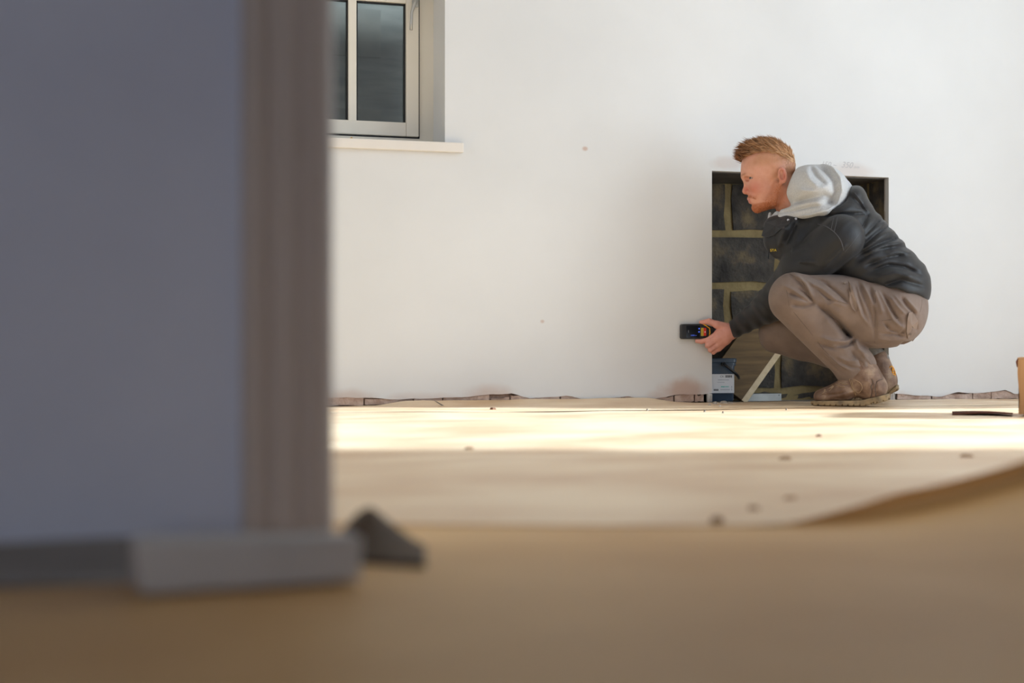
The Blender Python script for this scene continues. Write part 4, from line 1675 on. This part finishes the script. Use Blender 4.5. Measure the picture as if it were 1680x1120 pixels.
bf = meshify('boot', [net(boot_far, (1380, 562, 16), (1486, 668, 72), 1.4)], M['leather'], man)
tag(bf, 'brown leather work boot behind, heel raised with an orange emblem')
meshify('sole', [net(sole_far, (1376, 620, 14), (1488, 668, 74), 1.2)], M['sole'], bf)
# orange emblem on the heel: an oval tree-like badge
ce = (1464.5, 609.5)
wv = front(boot_far, ce[0], ce[1], -20, 80)
P = []
for k in range(14):
    a = 2 * math.pi * k / 14
    uu, vv = ce[0] + 4.2 * math.cos(a) * 1.0 + 0.25 * 8.5 * math.sin(a), ce[1] + 9.0 * math.sin(a)
    P.append(pw(uu, vv, wv - 1.0 + max(0.0, (uu - ce[0])) * 0.8))
b = MB()
b.tube(P, 0.0022, 5, closed=True)
for (x0, y0, x1, y1) in ((0, -6, 0.6, 7), (-2.6, 1, 3.4, 1.5), (-1.8, -3, 2.4, -2.5), (-3, 4, 3.6, 5)):
    b.tube([pw(ce[0] + x0, ce[1] + y0, wv - 1.2), pw(ce[0] + x1, ce[1] + y1, wv - 0.4)], 0.0018, 5)
b.build('emblem', M['logo'], bf, smooth=True)


def sock(U, V, Wd):
    return rc(U, V, Wd, (1424, 572, 44), (1444, 592, 44), 17, 17)


meshify('sock', [net(sock, (1400, 550, 22), (1468, 614, 66), 2)], mat('grey_sock', (134, 130, 124), (110, 106, 100), rough=0.9, scale=60), man)

# ---------------------------------------------------------------- head, neck, body


def head(U, V, Wd):
    A = np.abs(Wd)
    d = el(U, V, Wd, (1259.5, 268, 0), (45.5, 37, 34), 8)                       # cranium
    d = sm(d, el(U, V, Wd, (1240, 282, 0), (26, 26, 27), 0), 10)                # forehead
    d = sm(d, el(U, V, Wd, (1250, 305, 0), (22, 34, 25), -16), 8)              # face block
    d = sm(d, el(U, V, A, (1238, 303, 14.5), (11, 10, 9.5), 0), 7)                 # cheekbones
    d = sm(d, rc(U, V, A, (1278, 306, 21), (1270, 326, 19), 11, 9), 8)          # jaw angle
    d = sm(d, rc(U, V, A, (1270, 326, 19), (1243, 337, 5), 9.5, 8.5), 8)        # jaw line
    d = sm(d, el(U, V, Wd, (1239.5, 337, 0), (8.6, 8.6, 11)), 5)                # chin
    d = sm(d, el(U, V, Wd, (1238, 322, 0), (13.5, 13, 16)), 6)                  # muzzle
    d = sm(d, rc(U, V, A, (1219.3, 285.2, 2), (1227, 284.5, 17), 4.6, 4.2), 5)  # brow
    d = sx(d, -el(U, V, A, (1223.5, 291.2, 16.5), (7.0, 4.2, 8)), 4)            # socket
    d = sm(d, el(U, V, A, (1234.2, 290.3, 15.8), (7.2, 6.4, 7.2)), 1.8)         # lids
    d = sx(d, -el(U, V, A, (1230.2, 290.2, 20.5), (5.8, 1.7, 8.0), 6), 0.6)     # eye opening
    d = sm(d, rc(U, V, Wd, (1224, 289.5, 0), (1220.6, 309.2, 0), 3.4, 4.9), 4)  # nose
    d = sm(d, rc(U, V, Wd, (1221, 309.5, 0), (1230, 313, 0), 4.7, 4), 3)
    d = sm(d, el(U, V, A, (1228.2, 311.8, 5.8), (4.6, 3.8, 3.4)), 2.2)          # wings
    d = sx(d, -el(U, V, A, (1225.5, 315.6, 3.2), (2.6, 1.6, 1.6)), 1)           # nostrils
    d = sx(d, -rc(U, V, A, (1233.2, 309.5, 9.6), (1236, 315, 12.5), 1.0, 1.0), 2.5)   # nasolabial
    d = sm(d, rc(U, V, A, (1225.8, 322.2, 0), (1232.5, 323.6, 10), 2.3, 1.6), 2.5)    # upper lip
    d = sm(d, rc(U, V, A, (1229.4, 328.2, 0), (1234.5, 327.2, 9), 2.7, 1.8), 2.5)     # lower lip
    d = sx(d, -rc(U, V, A, (1225.0, 325.2, 0), (1236.2, 325.2, 12.5), 0.75, 0.6), 1.0)  # mouth line
    d = sx(d, -el(U, V, Wd, (1229.0, 333.3, 0), (3.0, 2.0, 8)), 3)              # dip above the chin
    d = sx(d, -el(U, V, A, (1252, 282, 36), (14, 14, 5)), 6)                    # temples
    d = sm(d, rc(U, V, Wd, (1287, 308, 0), (1312, 372, 0), 24.5, 29), 9)        # neck
    # ears
    e = el(U, V, A, (1284.2, 288.8, 34.0), (8.0, 13.6, 4.6), -12)
    e = sx(e, -el(U, V, A, (1283.6, 288.3, 38.8), (5.0, 9.6, 5.8), -12), 1.0)
    e = sm(e, el(U, V, A, (1281.5, 301.2, 33.0), (3.6, 4.6, 3.2)), 2)           # lobe
    e = sm(e, el(U, V, A, (1277.6, 290.5, 35.0), (2.2, 3.2, 2.6)), 1.5)         # tragus
    e = sm(e, rc(U, V, A, (1286.8, 281.5, 36.0), (1285.6, 294.5, 36.2), 1.3, 1.1), 1.2)   # antihelix
    return sm(d, e, 2.0)


def core(U, V, Wd):
    d = rc(U, V, Wd, (1310, 366, 0), (1375, 396, 0), 26, 44, 1.1)
    d = sm(d, rc(U, V, Wd, (1375, 396, 0), (1462, 486, 0), 46, 38, 1.1), 10)
    d = sm(d, rc(U, V, Wd, (1374, 388, -66), (1318, 444, -46), 26, 22), 8)
    d = sm(d, rc(U, V, Wd, (1318, 444, -46), (1262, 500, 18), 21, 17), 6)
    d = sm(d, rc(U, V, Wd, (1262, 500, 18), (WR[0] + 6, WR[1] - 2, WR[2]), 17, 10), 6)
    d = sm(d, rc(U, V, Wd, (1372, 390, 70), (1350, 452, 90), 25, 20), 8)
    d = sm(d, rc(U, V, Wd, (1350, 452, 90), (1318, 496, 88), 18, 11), 6)
    for s, kn, an in ((-1, (1307, 490, -70), (1410, 612, -54)), (1, (1280, 544, 67), (1436, 596, 46))):
        d = sm(d, rc(U, V, Wd, (1456, 508, 38 * s), kn, 38, 26), 8)
        d = sm(d, rc(U, V, Wd, kn, an, 25, 13), 6)
    return d


# the holding hand (left hand, back towards the viewer, thumb on top) in man space, anchored on the wall
def hpt(px, py, off):
    return from_world(at(px, py, W - off))


HS = 1.0 * F / 5.5 * SV / 1.0    # photo pixels at the wall -> man units (about 0.95 : 1)
wr_ = hpt(1203, 543, 0.055)
K = [hpt(1178, 547, 0.045), hpt(1176.5, 556, 0.050), hpt(1177, 565, 0.046), hpt(1179, 571, 0.038)]
FING = [[K[0], hpt(1162, 557.5, 0.040), hpt(1151, 560, 0.030), hpt(1141.5, 559, 0.020)],
        [K[1], hpt(1161.5, 566, 0.048), hpt(1160.5, 567, 0.026), hpt(1167, 565, 0.014)],
        [K[2], hpt(1165.5, 573.5, 0.046), hpt(1165, 573.5, 0.024), hpt(1171, 570, 0.012)],
        [K[3], hpt(1170.5, 577.5, 0.036), hpt(1170.5, 576.5, 0.018), hpt(1176, 573, 0.010)]]
THUMB = [hpt(1193, 538, 0.045), hpt(1176, 532.5, 0.042), hpt(1163.5, 527.2, 0.034), hpt(1150, 528.6, 0.022)]


def hand(U, V, Wd):
    d = rc(U, V, Wd, (wr_[0] + 14, wr_[1] - 7, wr_[2] - 3), wr_, 11, 11.5)
    for k, r1 in zip(K, (7.2, 7.4, 7.0, 6.2)):
        m = tuple(wr_[i] * 0.5 + k[i] * 0.5 for i in range(3))
        d = sm(d, rc(U, V, Wd, wr_, m, 10, 8.2), 4)
        d = sm(d, rc(U, V, Wd, m, k, 8.2, r1), 4)
    for fi, rr in zip(FING, ((5.8, 4.9, 4.3, 3.3), (5.8, 5.0, 4.4, 3.4), (5.5, 4.7, 4.2, 3.2), (4.7, 4.1, 3.7, 2.9))):
        g = None
        for a, b, ra, rb in zip(fi, fi[1:], rr, rr[1:]):
            q = rc(U, V, Wd, a, b, ra, rb)
            g = q if g is None else sm(g, q, 1.2)
        d = sm(d, g, 1.6)
    g = rc(U, V, Wd, THUMB[0], THUMB[1], 9, 7)
    g = sm(g, rc(U, V, Wd, THUMB[1], THUMB[2], 6.2, 5.2), 2)
    g = sm(g, rc(U, V, Wd, THUMB[2], THUMB[3], 5.2, 3.6), 1.5)
    return sm(d, g, 3)


def hand_far(U, V, Wd):
    c0 = (1320, 496, 90)
    d = rc(U, V, Wd, (1332, 484, 88), c0, 10, 11)
    for i in range(4):
        k = (1304 - i * 1.0, 500 + i * 7 - 8, 98 - i * 3)
        d = sm(d, rc(U, V, Wd, c0, k, 9, 7), 4)
        t1 = (k[0] - 16, k[1] + 6, k[2] + 2)
        t2 = (t1[0] - 8, t1[1] + 10, t1[2] + 2)
        d = sm(d, sm(rc(U, V, Wd, k, t1, 5.4, 4.6), rc(U, V, Wd, t1, t2, 4.6, 3.4), 1.5), 1.6)
    return sm(d, rc(U, V, Wd, (1312, 492, 84), (1296, 482, 80), 6, 4), 3)


def ss(x, a, b):
    t = np.clip((x - a) / (b - a), 0, 1)
    return t * t * (3 - 2 * t)


def skin_col(u, v, w):
    A = np.abs(w)
    n = len(u)
    c = np.tile(lc((212, 156, 132)), (n, 1))
    h01 = (np.sin(u * 2.1 + v * 1.3) * np.sin(v * 2.7 - w * 1.9 + u) + 1) / 2

    def mixc(c, col, f):
        f = np.clip(f, 0, 1)[:, None]
        return c * (1 - f) + lc(col) * f
    hd_ = (v < 385) & (u < 1335)
    # ruddy cheeks, nose, ears
    c = mixc(c, (196, 116, 98), 0.75 * hd_ * np.exp(-(((u - 1238) / 13) ** 2 + ((v - 308) / 12) ** 2)))
    c = mixc(c, (198, 116, 98), 0.7 * hd_ * np.exp(-(((u - 1222) / 7) ** 2 + ((v - 309) / 8) ** 2)))
    c = mixc(c, (200, 116, 100), 0.8 * hd_ * ss(A, 33, 37) * np.exp(-(((u - 1284) / 12) ** 2 + ((v - 289) / 16) ** 2)))
    c = mixc(c, (214, 152, 130), 0.5 * hd_ * ss(v, 340, 330) * ss(u, 1262, 1282) * ss(v, 300, 318))
    # clipped sides and back of the hair
    side_ = hd_ * ss(v, 278, 264) * ss(u + (v - 262) * 0.6, 1226, 1244)
    back_ = hd_ * ss(v, 300, 282) * ss(u, 1286, 1294)
    c = mixc(c, (176, 128, 92), 0.72 * np.maximum(side_, back_) * (0.8 + 0.2 * h01))
    c = mixc(c, (190, 138, 104), 0.5 * hd_ * ss(u, 1262, 1270) * ss(u, 1284, 1276) * ss(v, 268, 276) * ss(v, 306, 292))    # sideburn
    # beard: jaw band, chin, moustache
    jaw = ss(v - (1274 - u) * 1.0 * (u < 1274), 286, 312) * ss(u, 1240, 1264) * ss(u - (v - 300) * 0.2, 1290, 1278)
    chin = ss(v, 329, 335) * ss(u, 1262, 1250) * ss(v, 352, 346) + ss(v + (u - 1240) * 0.25, 331, 338) * ss(u, 1275, 1262) * ss(v, 354, 348)
    mous = np.exp(-((v - 319.2 - (u - 1226) * 0.22) / 2.9) ** 2) * ss(u, 1246, 1238) * ss(A, 17, 12)
    soul = np.exp(-((v - 333) / 2.5) ** 2) * ss(A, 6, 2) * (u < 1238)
    bd = np.clip(np.maximum.reduce([jaw * 0.75, np.clip(chin, 0, 1), mous, soul * 0.8]), 0, 1) * hd_ * ss(v, 356, 346)
    c = mixc(c, (170, 98, 58), 0.9 * bd * (0.82 + 0.25 * h01))
    # lips
    lip = np.exp(-((v - 325.4 - (u - 1228) * 0.05) / 2.6) ** 2) * ss(u, 1238.5, 1234) * ss(A, 13, 10) * ss(v, 321.2, 323)
    lip = np.maximum(lip, np.exp(-((v - 328.2) / 2.2) ** 2) * ss(u, 1238, 1234) * ss(A, 12, 8))
    c = mixc(c, (190, 112, 104), 0.75 * lip * hd_)
    # brows
    br = np.exp(-((v - 283.6 + (A - 10) * 0.05 + (u - 1222) * 0.10) / 1.9) ** 2) * ss(A, 3, 6) * ss(A, 25, 19) * (u < 1242)
    c = mixc(c, (168, 110, 76), 0.8 * br * hd_)
    # hands are pinker
    hnd = (v > 450)
    c = np.where(hnd[:, None], lc((220, 158, 142)), c)
    return c


body = meshify('body', [net(head, (1206, 222, -47), (1348, 384, 47), 0.85), net(hand, (1128, 512, 20), (1224, 590, 150), 1.0),
                        net(core, (1200, 330, -110), (1520, 632, 120), 4.0), net(hand_far, (1268, 468, 66), (1346, 544, 116), 1.6)], M['skin'], man, skin_col)
tag(body, 'fair skin of face, neck and hands')

# eyes
M['eye'] = mat('eye_white', (168, 152, 146), rough=0.25)
M['iris'] = mat('iris_grey_green', (74, 80, 76), rough=0.2)
M['lash'] = mat('lid_line', (150, 96, 76), rough=0.7)


def uvs(c, r, n=16, m=10):
    vs = [pw(c[0], c[1] - r, c[2])]
    fs = []
    for j in range(1, m):
        a = math.pi * j / m
        for i in range(n):
            t = 2 * math.pi * i / n
            vs.append(pw(c[0] + r * math.sin(a) * math.cos(t), c[1] - r * math.cos(a), c[2] + r * math.sin(a) * math.sin(t)))
    vs.append(pw(c[0], c[1] + r, c[2]))
    for i in range(n):
        k = (i + 1) % n
        fs.append((0, 1 + i, 1 + k))
        for j in range(m - 2):
            fs.append((1 + j * n + i, 1 + (j + 1) * n + i, 1 + (j + 1) * n + k, 1 + j * n + k))
        fs.append((len(vs) - 1, 1 + (m - 2) * n + k, 1 + (m - 2) * n + i))
    return vs, fs


for s in (-1, 1):
    ec = (1234.0, 290.3, 15.8 * s)
    ey = MB().add(*uvs(ec, 6.1, 20, 14)).build('eye', M['eye'], body, smooth=True)
    b = MB()
    # flattened lens for the iris, looking left and slightly to the camera
    dirv = Vector((-0.74, 0.0, 0.67 * s)).normalized()
    b.add(*uvs((ec[0] + dirv.x * 4.15, ec[1] + dirv.y * 4.15, ec[2] + dirv.z * 4.15), 2.7, 12, 8))
    b.build('iris', M['iris'], body, smooth=True)

# ---------------------------------------------------------------- hair: a cropped cap and swept-forward tufts
rng = np.random.default_rng(4)


def skull_hit(u, v, s):
    ws = np.linspace(-46, 0, 160)
    return None


def cap(U, V, Wd):
    d = el(U, V, Wd, (1258.5, 264, 0), (46, 38, 34.5), 6)
    low = polyv(U, [(1205, 257), (1214, 258.5), (1224, 255), (1240, 250), (1256, 249), (1275, 252), (1290, 260), (1300, 272), (1310, 280)])
    return sx(d, V - low - np.sin(U * 1.7) * 0.6, 1.5)


def hair_col(u, v, w):
    f = np.clip((u - 1205) / 95, 0, 1)[:, None]
    n = ((np.sin(u * 5.1 + w * 3.3) + 1) / 2)[:, None]
    a, b = lc((134, 90, 56)), lc((206, 160, 118))
    return (a * (1 - f) + b * f) * (0.85 + 0.3 * n)


hair = meshify('hair', [net(cap, (1206, 222, -40), (1312, 290, 40), 1.4)], M['hair'], man, hair_col)
tag(hair, 'short ginger hair swept forward')
V_, Fq, C_ = [], [], []
n_st = 0


def strand(root, d0, length, r0, bend, col):
    global V_, Fq, C_
    p = np.array(root, float)
    d = np.array(d0, float)
    d /= np.linalg.norm(d)
    base = len(V_)
    seg = 4
    up = np.array([0.3, 0.2, 0.93])
    for i in range(seg + 1):
        t = i / seg
        r = r0 * (1 - 0.92 * t ** 1.4)
        a = np.cross(d, up)
        a /= np.linalg.norm(a) + 1e-9
        b = np.cross(d, a)
        for k in range(3):
            an = 2 * math.pi * k / 3
            V_.append(p + (a * math.cos(an) + b * math.sin(an)) * r)
            C_.append(col * (0.85 + 0.3 * t))
        if i:
            o = base + (i - 1) * 3
            for k in range(3):
                k2 = (k + 1) % 3
                Fq.append((o + k, o + k2, o + 3 + k2, o + 3 + k))
        p = p + d * length / seg
        d = d + np.array(bend) / seg
        d /= np.linalg.norm(d)


top_out = [(1202, 246), (1212, 241), (1226, 237), (1242, 229), (1258, 222), (1272, 223), (1286, 230), (1297, 241), (1304, 256)]
for _ in range(3400):
    u = rng.uniform(1211, 1302)
    w_ = rng.uniform(-33, 33)
    # on the cap ellipsoid, upper side
    q = 1 - ((u - 1258.5) / 45.5) ** 2 - (w_ / 34.0) ** 2
    if q <= 0.02:
        continue
    v = 264 - 37 * math.sqrt(q) + (u - 1258.5) * 0.10
    low = float(np.interp(u, [1205, 1214, 1224, 1240, 1256, 1275, 1290, 1300], [257, 259, 255, 251, 250, 254, 262, 274]))
    if v > low:
        continue
    f = np.clip((u - 1205) / 95, 0, 1)
    a, b = lc((128, 84, 50)), lc((214, 168, 124))
    g = np.clip(f + rng.normal(0, 0.16), 0, 1)
    col = (a * (1 - g) + b * g) * rng.uniform(0.8, 1.15)
    nrm_ = np.array([(u - 1258.5) / 45.5 ** 2, (v - 264) / 37 ** 2, w_ / 34 ** 2])
    nrm_ /= np.linalg.norm(nrm_)
    topness = np.clip((low - v) / 12, 0.3, 1) * (0.75 if u > 1284 else 1.0)
    L_h = rng.uniform(8, 15) * topness * (1.0 + 0.35 * (1 - f)) + 2
    sweep = np.array([-1.0, -0.12, 0.0])
    sweep = sweep - nrm_ * float(sweep @ nrm_) * (0.95 if u > 1236 else 0.5)
    sweep /= np.linalg.norm(sweep)
    dirn = nrm_ * rng.uniform(0.10, 0.40) + sweep * rng.uniform(0.75, 1.0) + rng.normal(0, 0.09, 3) + 0.22 * np.array([0, math.sin(u * 0.55 + w_ * 0.35), math.sin(w_ * 0.5 + u * 0.3)])
    strand((u + nrm_[0] * 0.8, v + nrm_[1] * 0.8, w_ + nrm_[2] * 0.8), dirn, L_h, rng.uniform(0.5, 1.0), (-0.05, rng.uniform(-0.35, 0.05), 0), col)
# fringe tuft standing up at the front
for _ in range(260):
    u = rng.uniform(1212, 1226)
    w_ = rng.uniform(-24, 24)
    v = float(np.interp(u, [1212, 1226], [256, 242])) + 0.02 * w_ * w_ * 0.6
    strand((u, v, w_), (-0.9 + rng.normal(0, 0.2), -0.25 + rng.normal(0, 0.2), rng.normal(0, 0.12)), rng.uniform(9, 16), rng.uniform(0.5, 0.95), (-0.1, -0.45, 0), lc((132, 88, 54)) * rng.uniform(0.8, 1.2))
# crown spikes
for _ in range(140):
    u = rng.uniform(1250, 1286)
    w_ = rng.uniform(-18, 18)
    v = float(np.interp(u, [1250, 1268, 1286], [229, 228, 234]))
    strand((u, v, w_), (-0.7 + rng.normal(0, 0.25), -0.5 + rng.normal(0, 0.12), rng.normal(0, 0.15)), rng.uniform(6, 12), rng.uniform(0.5, 0.9), (-0.2, -0.1, 0), lc((190, 146, 104)) * rng.uniform(0.8, 1.15))
# short crop on back and side
for _ in range(2600):
    u = rng.uniform(1240, 1306)
    s_ = -1 if rng.random() < 0.6 else 1
    v = rng.uniform(234, 288)
    q = 1 - ((u - 1259.5) / 45.5) ** 2 - ((v - 268) / 37) ** 2
    if q <= 0.0 or (v > 268 and u < 1288) or u < 1266 or rng.random() < (1290 - u) / 26 or rng.random() < (v - 252) / 40 * (u < 1286):
        continue
    w_ = s_ * 34 * math.sqrt(q)
    nrm_ = np.array([(u - 1259.5) / 45.5 ** 2, (v - 268) / 37 ** 2, w_ / 34 ** 2])
    nrm_ /= np.linalg.norm(nrm_)
    strand((u, v, w_), nrm_ * 0.35 + np.array([-0.3, 0.75, 0]) + rng.normal(0, 0.12, 3), rng.uniform(2.2, 4.2) * (1.3 if v < 262 else 0.8), 0.24, (0, 0.1, 0),
           lc((208, 162, 120)) * rng.uniform(0.8, 1.15))
NB = len(V_)
me = bpy.data.meshes.new('hair_tufts')
me.from_pydata([tuple(p) for p in to_world(np.array(V_))], [], Fq)
cc_ = np.ones((len(V_), 4), np.float32)
cc_[:, :3] = np.array(C_)
at_ = me.color_attributes.new('tint', 'FLOAT_COLOR', 'POINT')
at_.data.foreach_set('color', cc_.ravel())
ht = mobj('hair_tufts', me, M['hair'], hair, smooth=True)
ht['kind'] = 'stuff'
V_, Fq, C_ = [], [], []
for _ in range(5000):
    u = rng.uniform(1224, 1284)
    v = rng.uniform(296, 348)
    jw = float(np.interp(u, [1250, 1260, 1268, 1275, 1284], [332, 322, 306, 298, 306]))
    ok = (u > 1250 and v > jw + rng.uniform(-8, 22)) or (u <= 1262 and v > 333 + rng.uniform(-1, 4)) or (u < 1240 and abs(v - 318.8 - (u - 1226) * 0.22) < 2.6)
    if not ok or u > 1283 - (v - 300) * 0.25:
        continue
    w_ = front(head, u, v, -46, 0, 160)
    if w_ == 0.0 or w_ > -0.5:
        continue
    strand((u, v, w_ + 0.2), (0.15 + rng.normal(0, 0.25), 0.75 + rng.normal(0, 0.2), -0.35), rng.uniform(1.4, 2.8), 0.22, (0, 0.1, 0.1), lc((198, 122, 74)) * rng.uniform(0.75, 1.25))
me = bpy.data.meshes.new('beard')
me.from_pydata([tuple(p) for p in to_world(np.array(V_))], [], Fq)
cc_ = np.ones((len(V_), 4), np.float32)
cc_[:, :3] = np.array(C_)
at_ = me.color_attributes.new('tint', 'FLOAT_COLOR', 'POINT')
at_.data.foreach_set('color', cc_.ravel())
tag(mobj('beard', me, M['hair'], man, smooth=True), 'short ginger beard', kind='stuff')

# ---------------------------------------------------------------- the detector in his hand, flat on the wall
d0, d1 = at(1118.5, 556, W - 0.012), at(1172, 531, W - 0.026)
det = empty('wall_detector', ((d0.x + d1.x) / 2, W - 0.002, (d0.z + d1.z) / 2), 'black handheld detector with yellow stripe and lit screen pressed against the wall', 'detector')
M['det'] = mat('black_abs', (30, 31, 33), (24, 25, 27), rough=0.4, scale=20)
M['det_y'] = mat('yellow_abs', (244, 176, 30), rough=0.45)
M['det_r'] = mat('red_label', (214, 52, 36), rough=0.5)
M['det_lab'] = mat('yellow_label', (214, 186, 60), rough=0.5)
M['screen'] = mat('screen_glass', (14, 20, 28), rough=0.12)
em = bpy.data.materials.new('screen_blue')
em.use_nodes = True
em.node_tree.nodes['Principled BSDF'].inputs['Base Color'].default_value = lin((70, 100, 220)) + (1,)
em.node_tree.nodes['Principled BSDF'].inputs['Emission Color'].default_value = lin((80, 112, 235)) + (1,)
em.node_tree.nodes['Principled BSDF'].inputs['Emission Strength'].default_value = 0.55
yd0, yd1 = W - 0.003, W - 0.027


def dp(px, py, y=None):
    return at(px, py, yd1 if y is None else y)


zt_, zb_ = dp(1140, 531.5).z, dp(1140, 556).z
xl, xr = dp(1119, 540).x, dp(1172.5, 540).x
b = MB()
b.prism([(xl + 0.004, yd0, zb_), (xl, yd0, zb_ + 0.005), (xl, yd0, zt_ - 0.005), (xl + 0.004, yd0, zt_), (dp(1150, 540).x, yd0, zt_ + 0.001), (dp(1163, 540).x, yd0, zt_ - 0.006),
         (xr - 0.004, yd0, zt_ - 0.012), (xr, yd0, zt_ - 0.020), (xr, yd0, zb_ + 0.020), (xr - 0.004, yd0, zb_ + 0.012), (dp(1163, 540).x, yd0, zb_ + 0.007), (dp(1148, 540).x, yd0, zb_)], (0, yd1 - yd0, 0))
b.build('casing', M['det'], det, bevel=0.002)
b = MB()
P = [dp(1154, 531.8), dp(1158, 534), (dp(1164.2, 538.5)), dp(1164.6, 545), dp(1163.6, 551.5)]
b.tube([Vector(p) + Vector((0, -0.0005, 0)) for p in P], 0.0022, 6)
b.build('stripe', M['det_y'], det, smooth=True)


def dq(px0, py0, px1, py1, m, nm, y=0.0006):
    a, c = dp(px0, py1), dp(px1, py0)
    b = MB()
    b.box(a.x, c.x, yd1 - y, yd1 + 0.001, a.z, c.z)
    return b.build(nm, m, det)


dq(1126, 534, 1148, 553.5, M['screen'], 'screen', 0.0003)
lb = dq(1150, 537.6, 1154, 551, M['det_lab'], 'label')
dq(1154.2, 537.8, 1158.5, 550.6, M['det_r'], 'label')
dq(1155.8, 543.4, 1157.3, 545.4, M['label_white'], 'print', 0.0010)
c = dp(1152, 544.3)
text('STANLEY', 0.0072, (c.x, yd1 - 0.0009, c.z), (0, 0, 1), (-1, 0, 0), M['gasket'], 'print', det)
c = dp(1138, 550)
text('0.000 m', 0.0072, (c.x, yd1 - 0.0007, c.z), (1, 0, 0), (0, 0, 1), em, 'readout', det)
for (px, py) in ((1147, 539), (1146.8, 544.2)):
    dq(px - 1.2, py - 1.1, px + 1.2, py + 1.1, em, 'indicator', 0.0008)
for k in range(3):
    dq(1129.2, 541.6 + k * 1.5, 1129.9, 542.4 + k * 1.5, M['ink_pale'], 'print', 0.0008)
